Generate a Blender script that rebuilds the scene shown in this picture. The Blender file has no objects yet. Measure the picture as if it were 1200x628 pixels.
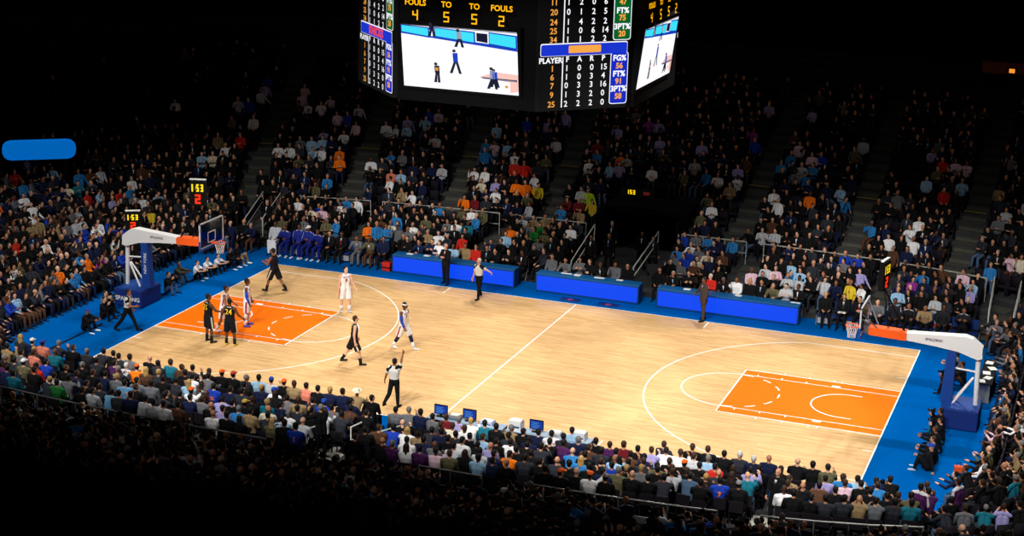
import bpy, bmesh, math, random
import numpy as np
from mathutils import Vector, Matrix, Euler
from mathutils.bvhtree import BVHTree
random.seed(7); rng = np.random.default_rng(7)
SC = bpy.context.scene; COL = SC.collection
PI = math.pi
def lin(c):
    return tuple((x/255/12.92 if x <= 10 else ((x/255+.055)/1.055)**2.4) for x in c)
# ---------------------------------------------------------------- materials
MATS = {}
def mat(name, rgb, rough=.8, spec=.25, vary=.12, scale=30., metal=0., emit=0., bump=0.):
    if name in MATS: return MATS[name]
    m = bpy.data.materials.new(name); m.use_nodes = True; nt = m.node_tree; b = nt.nodes['Principled BSDF']
    c = lin(rgb); b.inputs['Roughness'].default_value = rough; b.inputs['Metallic'].default_value = metal
    b.inputs['Specular IOR Level'].default_value = spec
    if emit:
        b.inputs['Base Color'].default_value = (0, 0, 0, 1)
        b.inputs['Emission Color'].default_value = (*c, 1); b.inputs['Emission Strength'].default_value = emit
    else:
        tc = nt.nodes.new('ShaderNodeTexCoord'); nz = nt.nodes.new('ShaderNodeTexNoise'); nz.inputs['Scale'].default_value = scale
        nt.links.new(tc.outputs['Object'], nz.inputs['Vector'])
        r = nt.nodes.new('ShaderNodeMix'); r.data_type = 'RGBA'
        r.inputs[6].default_value = (*[x*(1-vary) for x in c], 1); r.inputs[7].default_value = (*[min(1, x*(1+vary)) for x in c], 1)
        nt.links.new(nz.outputs['Fac'], r.inputs[0]); nt.links.new(r.outputs[2], b.inputs['Base Color'])
        if bump:
            bp = nt.nodes.new('ShaderNodeBump'); bp.inputs['Strength'].default_value = bump; bp.inputs['Distance'].default_value = .01
            nt.links.new(nz.outputs['Fac'], bp.inputs['Height']); nt.links.new(bp.outputs['Normal'], b.inputs['Normal'])
    MATS[name] = m
    return m
def glass_mat():
    m = bpy.data.materials.new('backboard_glass'); m.use_nodes = True; nt = m.node_tree; nt.nodes.clear()
    o = nt.nodes.new('ShaderNodeOutputMaterial'); mx = nt.nodes.new('ShaderNodeMixShader'); t = nt.nodes.new('ShaderNodeBsdfTransparent')
    g = nt.nodes.new('ShaderNodeBsdfGlossy'); g.inputs['Roughness'].default_value = .05; f = nt.nodes.new('ShaderNodeFresnel'); f.inputs['IOR'].default_value = 1.35
    t.inputs['Color'].default_value = (.86, .9, .95, 1)
    nt.links.new(f.outputs[0], mx.inputs[0]); nt.links.new(t.outputs[0], mx.inputs[1]); nt.links.new(g.outputs[0], mx.inputs[2]); nt.links.new(mx.outputs[0], o.inputs[0])
    return m
def wood_mat():
    m = bpy.data.materials.new('maple_floor'); m.use_nodes = True; nt = m.node_tree; b = nt.nodes['Principled BSDF']
    tc = nt.nodes.new('ShaderNodeTexCoord')
    mp = nt.nodes.new('ShaderNodeMapping'); mp.inputs['Scale'].default_value = (1, 1, 1); nt.links.new(tc.outputs['Object'], mp.inputs[0])
    br = nt.nodes.new('ShaderNodeTexBrick'); br.inputs['Scale'].default_value = 1.; br.inputs['Brick Width'].default_value = 1.1; br.inputs['Row Height'].default_value = .075
    br.inputs['Mortar Size'].default_value = .0012; br.inputs['Color1'].default_value = (*lin((228, 187, 132)), 1); br.inputs['Color2'].default_value = (*lin((208, 164, 108)), 1)
    br.inputs['Mortar'].default_value = (*lin((186, 144, 92)), 1); br.offset = .37
    nt.links.new(mp.outputs[0], br.inputs['Vector'])
    mp2 = nt.nodes.new('ShaderNodeMapping'); mp2.inputs['Scale'].default_value = (.9, 9, 1); nt.links.new(tc.outputs['Object'], mp2.inputs[0])
    nz = nt.nodes.new('ShaderNodeTexNoise'); nz.inputs['Scale'].default_value = 1.4; nz.inputs['Detail'].default_value = 6; nt.links.new(mp2.outputs[0], nz.inputs['Vector'])
    rp = nt.nodes.new('ShaderNodeValToRGB'); rp.color_ramp.elements[0].position = .3; rp.color_ramp.elements[0].color = (.82, .78, .72, 1); rp.color_ramp.elements[1].position = .65; rp.color_ramp.elements[1].color = (1.05, 1.05, 1.05, 1)
    nt.links.new(nz.outputs['Fac'], rp.inputs[0])
    mx = nt.nodes.new('ShaderNodeMix'); mx.data_type = 'RGBA'; mx.blend_type = 'MULTIPLY'; mx.inputs[0].default_value = 1
    nt.links.new(br.outputs['Color'], mx.inputs[6]); nt.links.new(rp.outputs[0], mx.inputs[7]); nt.links.new(mx.outputs[2], b.inputs['Base Color'])
    b.inputs['Roughness'].default_value = .6; b.inputs['Specular IOR Level'].default_value = .12
    b.inputs['Coat Weight'].default_value = .2; b.inputs['Coat Roughness'].default_value = .07
    return m
def attr_mat(name):
    m = bpy.data.materials.new(name); m.use_nodes = True; nt = m.node_tree; b = nt.nodes['Principled BSDF']
    a = nt.nodes.new('ShaderNodeAttribute'); a.attribute_name = 'cloth'; nt.links.new(a.outputs['Color'], b.inputs['Base Color'])
    b.inputs['Roughness'].default_value = .85; b.inputs['Specular IOR Level'].default_value = .15
    return m
CL = {'k': (16, 16, 18), 'd': (44, 46, 54), 'g': (104, 106, 112), 'lg': (188, 192, 198), 'w': (236, 236, 238), 'cr': (226, 214, 190), 'b': (96, 150, 190), 'lb': (150, 190, 222),
      'sb': (44, 122, 186), 'n': (22, 30, 62), 't': (24, 108, 128), 'r': (196, 40, 30), 'mr': (110, 24, 34), 'o': (246, 120, 20), 'p': (222, 128, 108), 'lp': (226, 190, 206),
      'v': (112, 42, 122), 'pu': (150, 50, 150), 'lv': (160, 152, 206), 'br': (84, 56, 40), 'ta': (150, 126, 90), 'ol': (96, 92, 66), 'y': (220, 190, 50), 'li': (190, 220, 30),
      'wb': (20, 32, 112), 'gr': (30, 110, 50), 'rb': (26, 60, 170), 'sl': (70, 94, 122)}
CN = {'k': 'black', 'd': 'charcoal', 'g': 'grey', 'lg': 'pale grey', 'w': 'white', 'cr': 'cream', 'b': 'steel blue', 'lb': 'pale blue', 'sb': 'bright blue', 'n': 'navy', 't': 'teal', 'r': 'red', 'mr': 'maroon',
      'o': 'orange', 'p': 'salmon', 'lp': 'pale pink', 'v': 'purple', 'pu': 'magenta', 'lv': 'lavender', 'br': 'brown', 'ta': 'tan', 'ol': 'olive', 'y': 'yellow', 'li': 'lime', 'wb': 'dark blue', 'gr': 'green', 'rb': 'royal blue', 'sl': 'slate blue'}
def cloth(c): return mat('cloth_' + CN[c].replace(' ', '_'), CL[c], .88, .15, .15, 25, bump=.2)
HC = {'k': (18, 14, 12), 'b': (58, 38, 24), 'g': (120, 118, 116), 'w': (205, 204, 202), 'y': (176, 142, 84), 'bl': (44, 28, 20), 'yl': (186, 150, 90)}
def hairm(c): return mat('hair_' + c, HC[c], .7, .3, .3, 60, bump=.4)
SK = [(206, 150, 118), (190, 132, 100), (150, 98, 70), (104, 66, 46), (222, 172, 142)]
def skin(i): return mat('skin_%s' % 'abcde'[i], SK[i], .55, .3, .06, 12)
EYE = mat('eye_dark', (24, 18, 16), .3, .5); LIP = mat('lip', (140, 74, 66), .5, .3)
# ---------------------------------------------------------------- primitive shapes gathered into one mesh
class PB:
    def __init__(s): s.v = []; s.f = []; s.n = 0
    def add(s, v, f):
        v = np.asarray(v, float); s.v.append(v); s.f += [tuple(i + s.n for i in q) for q in f]; s.n += len(v)
    def cone(s, p0, r0, p1, r1, c0=True, c1=True, seg=10, cr=3):
        p0 = np.asarray(p0, float); p1 = np.asarray(p1, float); a = p1 - p0; L = np.linalg.norm(a); a = a/max(L, 1e-9)
        u = np.cross(a, (0, 0, 1) if abs(a[2]) < .9 else (1, 0, 0)); u /= np.linalg.norm(u); w = np.cross(a, u)
        prof = []
        if c0: prof += [(-r0*math.cos(t), r0*math.sin(t)) for t in [PI/2*(j+.35)/cr for j in range(cr)]]
        prof += [(0, r0), (L, r1)]
        if c1: prof += [(L + r1*math.sin(t), r1*math.cos(t)) for t in [PI/2*(j+.65)/cr for j in range(cr)]]
        th = np.arange(seg)*2*PI/seg; V = []
        for t, r in prof:
            for q in th: V.append(p0 + a*t + r*(math.cos(q)*u + math.sin(q)*w))
        F = []; m = len(prof)
        for i in range(m-1):
            for j in range(seg): F.append((i*seg+j, i*seg+(j+1) % seg, (i+1)*seg+(j+1) % seg, (i+1)*seg+j))
        F.append(tuple(range(seg-1, -1, -1))); F.append(tuple((m-1)*seg+j for j in range(seg)))
        s.add(V, F); return s
    def ell(s, c, R, rad, seg=14, rings=9, lo=0., hi=1.):
        c = np.asarray(c, float); V = []; F = []
        ts = [PI*(lo+(hi-lo)*(i+.5*(lo == 0))/(rings-1+.5*(lo == 0)+.5*(hi == 1))) for i in range(rings)]
        for t in ts:
            for j in range(seg):
                q = 2*PI*j/seg; V.append(c + R @ np.array([rad[0]*math.sin(t)*math.cos(q), rad[1]*math.sin(t)*math.sin(q), rad[2]*math.cos(t)]))
        for i in range(rings-1):
            for j in range(seg): F.append((i*seg+j, (i+1)*seg+j, (i+1)*seg+(j+1) % seg, i*seg+(j+1) % seg))
        F.append(tuple(range(seg))); F.append(tuple((rings-1)*seg+j for j in range(seg-1, -1, -1)))
        s.add(V, F); return s
    def box(s, lo, hi, M=None, bev=0.):
        x0, y0, z0 = lo; x1, y1, z1 = hi
        if bev > 0:
            b = min(bev, (x1-x0)/2.01, (y1-y0)/2.01, (z1-z0)/2.01); V = []
            bm = bmesh.new(); bmesh.ops.create_cube(bm, size=1)
            for q in bm.verts: q.co = Vector(((x0+x1)/2+q.co.x*(x1-x0), (y0+y1)/2+q.co.y*(y1-y0), (z0+z1)/2+q.co.z*(z1-z0)))
            bmesh.ops.bevel(bm, geom=bm.edges[:], offset=b, segments=2, affect='EDGES', profile=.7)
            bm.verts.index_update(); V = [tuple(q.co) for q in bm.verts]; F = [tuple(q.index for q in f.verts) for f in bm.faces]; bm.free()
        else:
            V = [(x0, y0, z0), (x1, y0, z0), (x1, y1, z0), (x0, y1, z0), (x0, y0, z1), (x1, y0, z1), (x1, y1, z1), (x0, y1, z1)]
            F = [(0, 3, 2, 1), (4, 5, 6, 7), (0, 1, 5, 4), (1, 2, 6, 5), (2, 3, 7, 6), (3, 0, 4, 7)]
        if M is not None: V = [tuple(M @ Vector(q)) for q in V]
        s.add(V, F); return s
    def prism(s, pts, lo, hi, ax='z'):
        n = len(pts); f = {'z': lambda p, t: (p[0], p[1], t), 'y': lambda p, t: (p[0], t, p[1]), 'x': lambda p, t: (t, p[0], p[1])}[ax]
        V = [f(p, lo) for p in pts] + [f(p, hi) for p in pts]
        F = [tuple(range(n-1, -1, -1)), tuple(range(n, 2*n))] + [(i, (i+1) % n, n+(i+1) % n, n+i) for i in range(n)]
        s.add(V, F); return s
    def tube(s, pts, r, seg=8):
        for a, b in zip(pts[:-1], pts[1:]): s.cone(a, r, b, r, seg=seg, cr=2)
        return s
    def mesh(s, name, voxel=0, smooth=True, dec=0):
        me = bpy.data.meshes.new(name); me.from_pydata(np.concatenate(s.v).tolist(), [], s.f); me.update()
        bm = bmesh.new(); bm.from_mesh(me); bmesh.ops.recalc_face_normals(bm, faces=bm.faces[:]); bm.to_mesh(me); bm.free()
        if voxel:
            o = bpy.data.objects.new('tmp', me); COL.objects.link(o)
            m = o.modifiers.new('r', 'REMESH'); m.mode = 'VOXEL'; m.voxel_size = voxel
            q = o.modifiers.new('s', 'SMOOTH'); q.factor = .5; q.iterations = 3
            if dec: d = o.modifiers.new('d', 'DECIMATE'); d.ratio = dec
            dg = bpy.context.evaluated_depsgraph_get(); me2 = bpy.data.meshes.new_from_object(o.evaluated_get(dg)); me2.name = name
            bpy.data.objects.remove(o); bpy.data.meshes.remove(me); me = me2
        if smooth: me.polygons.foreach_set('use_smooth', [True]*len(me.polygons))
        return me
def merge_into(me, pb, mi=0):
    """adds a PB's islands to an existing mesh"""
    bm = bmesh.new(); bm.from_mesh(me); vs = [bm.verts.new(tuple(v)) for v in np.concatenate(pb.v)]
    for f in pb.f:
        q = bm.faces.new([vs[i] for i in f]); q.smooth = True; q.material_index = mi
    bmesh.ops.recalc_face_normals(bm, faces=bm.faces[:]); bm.to_mesh(me); bm.free()
def link(name, me, m=None, parent=None, loc=None, rz=None, obj_slot=False):
    o = bpy.data.objects.new(name, me); COL.objects.link(o)
    if me is not None and m is not None:
        ml = m if isinstance(m, (list, tuple)) else [m]
        while len(me.materials) < len(ml): me.materials.append(None)
        for i, x in enumerate(ml):
            if obj_slot: o.material_slots[i].link = 'OBJECT'; o.material_slots[i].material = x
            else: me.materials[i] = x
    if parent is not None: o.parent = parent
    if loc is not None: o.location = loc
    if rz is not None: o.rotation_euler = (0, 0, rz)
    return o
def tag(o, label, cat, group=None, kind=None):
    o['label'] = label; o['category'] = cat
    if group: o['group'] = group
    if kind: o['kind'] = kind
    return o
def struct(o, label=None):
    o['kind'] = 'structure'
    if label: o['label'] = label
    return o
def empty(name, loc, rz=0, s=1):
    o = bpy.data.objects.new(name, None); COL.objects.link(o); o.location = loc; o.rotation_euler = (0, 0, rz); o.scale = (s, s, s); o.empty_display_size = .2
    return o
def flat(polys):
    """PB from polygons given as lists of 3-D points"""
    b = PB()
    for p in polys: b.add(p, [tuple(range(len(p)))])
    return b
ORD = 'first second third fourth fifth sixth seventh eighth ninth tenth eleventh twelfth thirteenth fourteenth fifteenth sixteenth seventeenth eighteenth nineteenth twentieth'.split()
def ordn(i):
    i += 1
    if i <= 20: return ORD[i-1]
    t = {2: 'twenty', 3: 'thirty', 4: 'forty', 5: 'fifty'}[i//10]
    return t[:-1]+'ieth' if i % 10 == 0 else t+'-'+ORD[i % 10-1]
# ---------------------------------------------------------------- writing
_tc = {}
def text_geo(txt, size, bold=0.):
    k = (txt, size, bold)
    if k not in _tc:
        c = bpy.data.curves.new('t', 'FONT'); c.body = txt; c.size = size; c.align_x = 'CENTER'; c.align_y = 'CENTER'; c.offset = bold; c.resolution_u = 3
        o = bpy.data.objects.new('t', c); COL.objects.link(o); dg = bpy.context.evaluated_depsgraph_get()
        me = bpy.data.meshes.new_from_object(o.evaluated_get(dg)); _tc[k] = ([tuple(v.co[:2]) for v in me.vertices], [tuple(p.vertices) for p in me.polygons])
        bpy.data.objects.remove(o); bpy.data.meshes.remove(me)
    return _tc[k]
SEG = {'0': 'abcdef', '1': 'bc', '2': 'abged', '3': 'abgcd', '4': 'fgbc', '5': 'afgcd', '6': 'afgedc', '7': 'abc', '8': 'abcdefg', '9': 'abcdfg'}
def seg_geo(ch, h, w, t):
    y0, y1, y2 = -h/2, 0, h/2; x0, x1 = -w/2, w/2
    R = {'a': (x0, y2-t, x1, y2), 'g': (x0, -t/2, x1, t/2), 'd': (x0, y0, x1, y0+t), 'f': (x0, t/2, x0+t, y2-t), 'b': (x1-t, 0, x1, y2), 'e': (x0, y0+t, x0+t, -t/2), 'c': (x1-t, y0, x1, 0)}
    V = []; F = []
    for s in SEG[ch]:
        a, b, c, d = R[s]; n = len(V); V += [(a, b), (c, b), (c, d), (a, d)]; F.append((n, n+1, n+2, n+3))
    return V, F
class Plane:
    """a drawing plane in the world: origin at its lower left corner"""
    def __init__(s, O, ux, uy): s.O = np.array(O, float); s.ux = np.array(ux, float); s.ux /= np.linalg.norm(s.ux); s.uy = np.array(uy, float); s.uy /= np.linalg.norm(s.uy); s.n = np.cross(s.ux, s.uy)
    def P(s, x, y, e=0.): return s.O + s.ux*x + s.uy*y + s.n*e
    def put(s, pb, geo, x, y, e=.01, sx=1., sy=1.):
        V, F = geo
        if V: pb.add([s.P(x+a*sx, y+b*sy, e) for a, b in V], F)
    def rect(s, pb, x0, y0, x1, y1, e=.005, r=0.):
        if r:
            P = []
            for cx, cy, a in ((x1-r, y1-r, 0), (x0+r, y1-r, 90), (x0+r, y0+r, 180), (x1-r, y0+r, 270)):
                P += [(cx+r*math.cos(math.radians(a+b)), cy+r*math.sin(math.radians(a+b))) for b in (0, 30, 60, 90)]
            pb.add([s.P(a, b, e) for a, b in P], [tuple(range(len(P)))])
        else: pb.add([s.P(x0, y0, e), s.P(x1, y0, e), s.P(x1, y1, e), s.P(x0, y1, e)], [(0, 1, 2, 3)])
    def slab(s, pb, x0, y0, x1, y1, e0, e1):
        V = [s.P(x, y, e) for e in (e0, e1) for x, y in ((x0, y0), (x1, y0), (x1, y1), (x0, y1))]
        pb.add(V, [(3, 2, 1, 0), (4, 5, 6, 7), (0, 1, 5, 4), (1, 2, 6, 5), (2, 3, 7, 6), (3, 0, 4, 7)])
# ---------------------------------------------------------------- people
def dirv(ab, sw, side):
    ab = math.radians(ab); sw = math.radians(sw)
    return np.array([side*math.sin(ab), math.cos(ab)*math.sin(sw), -math.cos(ab)*math.cos(sw)])
def skel(H=1.8, lean=0, side_lean=0, legs=((0, 4, 3), (0, 4, 3)), arms=((5, 10, 12, 0), (5, 10, 12, 0)), head=(0, 0), hz=None, toe=(0, 0), broad=1.):
    """joint positions; legs = (swing, spread, knee), arms = (swing, spread, elbow, turn-in), the figure's left (-x) first; it faces +y"""
    k = H/1.8; J = {'k': k}; ln = math.radians(lean); sl = math.radians(side_lean)
    sp = np.array([math.sin(sl), math.sin(ln)*math.cos(sl), math.cos(ln)*math.cos(sl)]); fw = np.array([0, math.cos(ln), -math.sin(ln)])
    P = np.zeros(3)
    for i, s in enumerate((-1, 1)):
        h = P + np.array([s*.095*k, 0, -.02*k]); sw, ab, kn = legs[i]
        kp = h + dirv(ab, sw, s)*.43*k; an = kp + dirv(ab*.4, sw-kn, s)*.42*k
        ta = math.radians(sw-kn+toe[i]) if legs[i][2] > 60 and hz is None else math.radians(toe[i])
        f = np.array([s*.12, math.cos(ta), math.sin(ta)]); f /= np.linalg.norm(f)
        J['hip', s], J['knee', s], J['ank', s] = h, kp, an
        J['heel', s] = an + np.array([0, -.03*k, -.045*k]); J['toe', s] = an + f*.17*k + np.array([0, 0, -.045*k])
    N = P + sp*.52*k; J['pel'] = P; J['waist'] = P+sp*.17*k; J['chest'] = P+sp*.36*k; J['neck'] = N; J['fw'] = fw; J['sp'] = sp
    for i, s in enumerate((-1, 1)):
        a, ab, e, t = arms[i]; sh = N - sp*.055*k + np.array([s*.185*k*broad, 0, 0]); J['sh', s] = sh
        el = sh + dirv(ab, a, s)*.29*k; d = dirv(ab-t, a+e, s); wr = el + d*.25*k
        J['el', s], J['wr', s], J['hd', s] = el, wr, d
        J['up', s] = dirv(ab, a, s)
    yw, pt = math.radians(head[0]), math.radians(head[1])
    R = np.array(Matrix.Rotation(-yw, 3, 'Z') @ Matrix.Rotation(-(pt+ln*.35), 3, 'X')); J['R'] = R
    J['headc'] = N + sp*.055*k + R @ np.array([0, .025*k, .125*k])
    zmin = min(min(J['heel', s][2], J['toe', s][2]) - .035*k for s in (-1, 1))
    dz = hz if hz is not None else -zmin
    for q in list(J):
        v = J[q]
        if isinstance(v, np.ndarray) and v.shape == (3,) and not (q in ('fw', 'sp') or q[0] in ('hd', 'up')): J[q] = v + np.array([0, 0, dz])
    return J
def head_geo(pb, J, seg=16):
    k = J['k']; R = J['R']; c = J['headc']
    pb.ell(c + R @ np.array([0, -.008, .022])*k, R, np.array([.076, .094, .096])*k, seg, 11)
    pb.ell(c + R @ np.array([0, .018, -.05])*k, R, np.array([.058, .068, .068])*k, seg, 9)
    pb.cone(c + R @ np.array([0, .082, .012])*k, .010*k, c + R @ np.array([0, .104, -.018])*k, .015*k, seg=8)
    pb.cone(c + R @ np.array([-.035, .072, .03])*k, .012*k, c + R @ np.array([.035, .072, .03])*k, .012*k, seg=8)
    pb.cone(c + R @ np.array([-.02, .078, -.052])*k, .010*k, c + R @ np.array([.02, .078, -.052])*k, .010*k, seg=8)
    for s in (-1, 1): pb.ell(c + R @ np.array([s*.079, -.005, .0])*k, R, np.array([.012, .022, .032])*k, 8, 6)
    pb.cone(J['neck'] - J['sp']*.03*k, .06*k, c + R @ np.array([0, -.012, -.05])*k, .054*k)
def torso_geo(pb, J, g=0., fat=1., low=True, up=True):
    k = J['k']
    for s in (-1, 1):
        x = np.array([s*.058*k, 0, 0]); f = J['fw']*k
        pb.cone(J['pel']+x*1.1, (.108*fat+g)*k, J['waist']+x, (.098*fat+g)*k); pb.cone(J['waist']+x, (.098*fat+g)*k, J['chest']+x*1.35, (.112+g)*k)
        pb.cone(J['chest']+x*1.35, (.112+g)*k, J['neck']-J['sp']*.09*k+x*1.2, (.085+g)*k)
        pb.cone(J['neck']-J['sp']*.02*k, (.058+g)*k, J['sh', s], (.058+g)*k)
def arm_geo(pb, J, g=0., fore=True, cap=True, upto=1., m=1.):
    k = J['k']
    for s in (-1, 1):
        e = J['sh', s] + (J['el', s]-J['sh', s])*upto
        pb.cone(J['sh', s], (.056*m+g)*k, e, (.056*m-.014*upto+g)*k, c1=cap)
        if fore: pb.cone(J['el', s], (.042*m+g)*k, J['wr', s], (.028+g)*k, c1=cap)
def leg_geo(pb, J, g=0., to='ank', cap=True, m=1.):
    k = J['k']
    for s in (-1, 1):
        pb.cone(J['hip', s], (.088*m+g)*k, J['knee', s], (.058*m+g)*k)
        if to == 'ank':
            c = J['knee', s]*.68 + J['ank', s]*.32
            pb.cone(J['knee', s], (.057*m+g)*k, c, (.056*m+g)*k); pb.cone(c, (.056*m+g)*k, J['ank', s], (.036+g)*k, c1=cap)
def foot_geo(pb, J, g=0.):
    k = J['k']
    for s in (-1, 1):
        pb.cone(J['ank', s], (.036+g)*k, J['heel', s], (.034+g)*k, seg=8); pb.cone(J['heel', s], (.034+g)*k, J['toe', s], (.032+g)*k, seg=8)
def palm_axes(J, s):
    d = J['hd', s]; i = np.cross(d, np.cross(np.array([-s, .4, .1]), d)); i /= np.linalg.norm(i)   # palm normal: towards the body
    w = np.cross(d, i); w /= np.linalg.norm(w)
    if w[1] < 0 and abs(w[1]) > .2: w = -w
    return d, i, w                                    # along, palm normal, across (thumb side +)
def palm_geo(pb, J):
    k = J['k']
    for s in (-1, 1):
        d, i, w = palm_axes(J, s); W = J['wr', s]
        for q in (-.026, -.009, .009, .026): pb.cone(W + w*q*.5*k, .019*k, W + (d*.085 + w*q)*k, .0145*k, seg=8)
def finger_geo(pb, J, curl=28):
    k = J['k']
    for s in (-1, 1):
        d, i, w = palm_axes(J, s); W = J['wr', s]; c1, c2 = math.radians(curl), math.radians(curl*2.1)
        for q, L in ((-.030, .058), (-.010, .072), (.011, .078), (.031, .070)):
            b = W + (d*.075 + w*q)*k; m = b + (d*math.cos(c1) + i*math.sin(c1))*L*.6*k; e = m + (d*math.cos(c2) + i*math.sin(c2))*L*.5*k
            pb.cone(b, .0095*k, m, .0088*k, seg=6, cr=2); pb.cone(m, .0088*k, e, .0072*k, seg=6, cr=2)
        b = W + (d*.025 + w*.026)*k; m = b + (d*.62 + w*.72 + i*.3)*.048*k; e = m + (d*.85 + w*.2 + i*.45)*.036*k
        pb.cone(b, .0125*k, m, .0105*k, seg=6, cr=2); pb.cone(m, .0105*k, e, .008*k, seg=6, cr=2)
def body_mesh(J, voxel, m=1., fat=1., curl=28, face=True, dec=0):
    pb = PB(); head_geo(pb, J); torso_geo(pb, J, 0, fat); arm_geo(pb, J, m=m); leg_geo(pb, J, m=m); foot_geo(pb, J); palm_geo(pb, J)
    me = pb.mesh('person', voxel, dec=dec); f = PB(); finger_geo(f, J, curl); merge_into(me, f)
    k = J['k']; R = J['R']; c = J['headc']
    if face:
        for _ in range(3): me.materials.append(None)
        e, l = PB(), PB()
        for s in (-1, 1): e.ell(c + R @ np.array([s*.031, .0805, .012])*k, R, np.array([.0125, .008, .0075])*k, 8, 5)
        l.ell(c + R @ np.array([0, .0835, -.052])*k, R, np.array([.021, .008, .006])*k, 8, 5)
        merge_into(me, e, 1); merge_into(me, l, 2)
    return me
def hair_mesh(J, kind, voxel=.012):
    """short / long / cap / hat / bun shapes that sit on this head"""
    k = J['k']; R = J['R']; c = J['headc']; pb = PB(); Q = lambda x, y, z: c + R @ np.array([x, y, z])*k
    if kind in ('short', 'long', 'band'):
        pb.ell(Q(0, -.024, .036), R, np.array([.084, .094, .096])*k, 16, 9)
        pb.ell(Q(0, -.045, -.01), R, np.array([.07, .06, .08])*k, 12, 8)
    if kind == 'long':
        for s in (-1, 0, 1): pb.cone(Q(s*.05, -.055+.02*abs(s), .02), .05*k, Q(s*.065, -.085+.04*abs(s), -.2), .036*k)
    if kind in ('short', 'long', 'band'): return pb.mesh('hair', voxel*k, dec=.5)
    if kind == 'cap':
        pb.ell(Q(0, -.012, .052), R, np.array([.088, .106, .082])*k, 18, 10, 0, .56); me = pb.mesh('cap'); b = PB()
        V = []; F = []
        for e in (0, .01):
            for i in range(9):
                a = math.radians(-62+124*i/8); V.append(Q(.08*math.sin(a), .06+.03*math.cos(a), .05-e)); V.append(Q(.086*math.sin(a), .075+.105*math.cos(a), .042-e))
        for i in range(8): F += [(2*i, 2*i+1, 2*i+3, 2*i+2), (18+2*i, 18+2*i+2, 18+2*i+3, 18+2*i+1), (2*i+1, 18+2*i+1, 18+2*i+3, 2*i+3)]
        b.add(V, F); merge_into(me, b); return me
    if kind == 'hat':
        pb.ell(Q(0, -.01, .07), R, np.array([.085, .105, .085])*k, 18, 8, 0, .55)
        V = []; F = []
        for j, (r, z) in enumerate(((.8, .06), (1.3, .052), (1.75, .075), (1.75, .068), (1.3, .045), (.8, .052))):
            for i in range(20):
                a = 2*PI*i/20; V.append(Q(.085*r*math.cos(a), -.01+.105*r*math.sin(a), z+.02*abs(math.cos(a))*(r > 1.5)))
        for j in range(5):
            for i in range(20): F.append((j*20+i, j*20+(i+1) % 20, (j+1)*20+(i+1) % 20, (j+1)*20+i))
        pb.add(V, F); return pb.mesh('hat')
_var = {}
def part(name, me, m, root, **kw):
    """links a part; meshes are shared by all parts of one shape and one material"""
    k = (me.name, tuple(x.name for x in m))
    if k not in _var:
        c = me if not me.get('taken') else me.copy(); me['taken'] = 1
        while len(c.materials) < len(m): c.materials.append(None)
        for i, x in enumerate(m): c.materials[i] = x
        _var[k] = c
    return link(name, _var[k], None, root, **kw)
def top_mesh(J, long=True, g=.019, voxel=.016, fat=1., dec=.4):
    pb = PB(); torso_geo(pb, J, g, fat); arm_geo(pb, J, g+.004, fore=long, cap=False, upto=1. if long else .75); return pb.mesh('top', voxel, dec=dec)
def trouser_mesh(J, voxel=.016, g=.012, fat=1., dec=.4):
    pb = PB(); k = J['k']; leg_geo(pb, J, g+.004, cap=False)
    for s in (-1, 1): x = np.array([s*.062*k, 0, 0]); pb.cone(J['pel']+x, (.114*fat+g)*k, J['pel']+x+J['sp']*.10*k, (.104*fat+g)*k)
    return pb.mesh('trousers', voxel, dec=dec)
def shoe_mesh(J, voxel=.012):
    pb = PB(); foot_geo(pb, J, .008); return pb.mesh('shoes', voxel*J['k'], dec=.5)
# seated poses of the spectators
SEAT_LEG = ((78, 5, 76), (78, 5, 76))
POSES = [dict(lean=-4, arms=((18, 8, 52, 28), (18, 8, 52, 28)), head=(0, 0)),
         dict(lean=0, arms=((24, 12, 88, 70), (20, 12, 92, 72)), head=(22, 0)),
         dict(lean=24, arms=((48, 10, 52, 22), (48, 10, 55, 22)), head=(-10, -18)),
         dict(lean=6, arms=((18, 8, 54, 28), (52, 8, 118, 22)), head=(-26, 6)),
         dict(lean=2, arms=((52, 10, 70, 38), (52, 10, 70, 38)), head=(12, 4)),
         dict(lean=-7, side_lean=5, arms=((14, 24, 40, 6), (18, 8, 52, 28)), head=(34, 0)),
         dict(lean=-2, arms=((24, 10, 70, 40), (140, 35, 100, 20)), head=(-6, 0))]
def seated(i, H=1.8): return skel(H, broad=1.1, legs=SEAT_LEG, hz=.585, **POSES[i])
_sc = {}
def sget(i, what):
    if (i, what) not in _sc:
        J = seated(i)
        if what == 'body': me = body_mesh(J, .0145, dec=.4)
        elif what == 'long': me = top_mesh(J, True)
        elif what == 'short': me = top_mesh(J, False)
        elif what == 'trousers': me = trouser_mesh(J)
        elif what == 'shoes': me = shoe_mesh(J)
        else: me = hair_mesh(J, what)
        _sc[i, what] = me
    return _sc[i, what]
CAPS = {'oc': ((240, 96, 16), 'orange cap'), 'bc': ((28, 66, 170), 'blue cap'), 'wc': ((232, 232, 232), 'white cap'), 'yc': ((206, 170, 80), 'tan cap'), 'rc': ((190, 60, 40), 'red cap'), 'gc': ((120, 122, 128), 'grey cap'), 'c': ((236, 228, 208), 'cream cowboy hat')}
HW = {'k': 'dark-haired', 'b': 'brown-haired', 'g': 'grey-haired', 'w': 'white-haired', 'y': 'fair-haired', 'bl': 'long-dark-haired', 'yl': 'long-fair-haired', '0': 'bald'}
SHORT = {'o', 'rb', 'li', 'y'}
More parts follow.
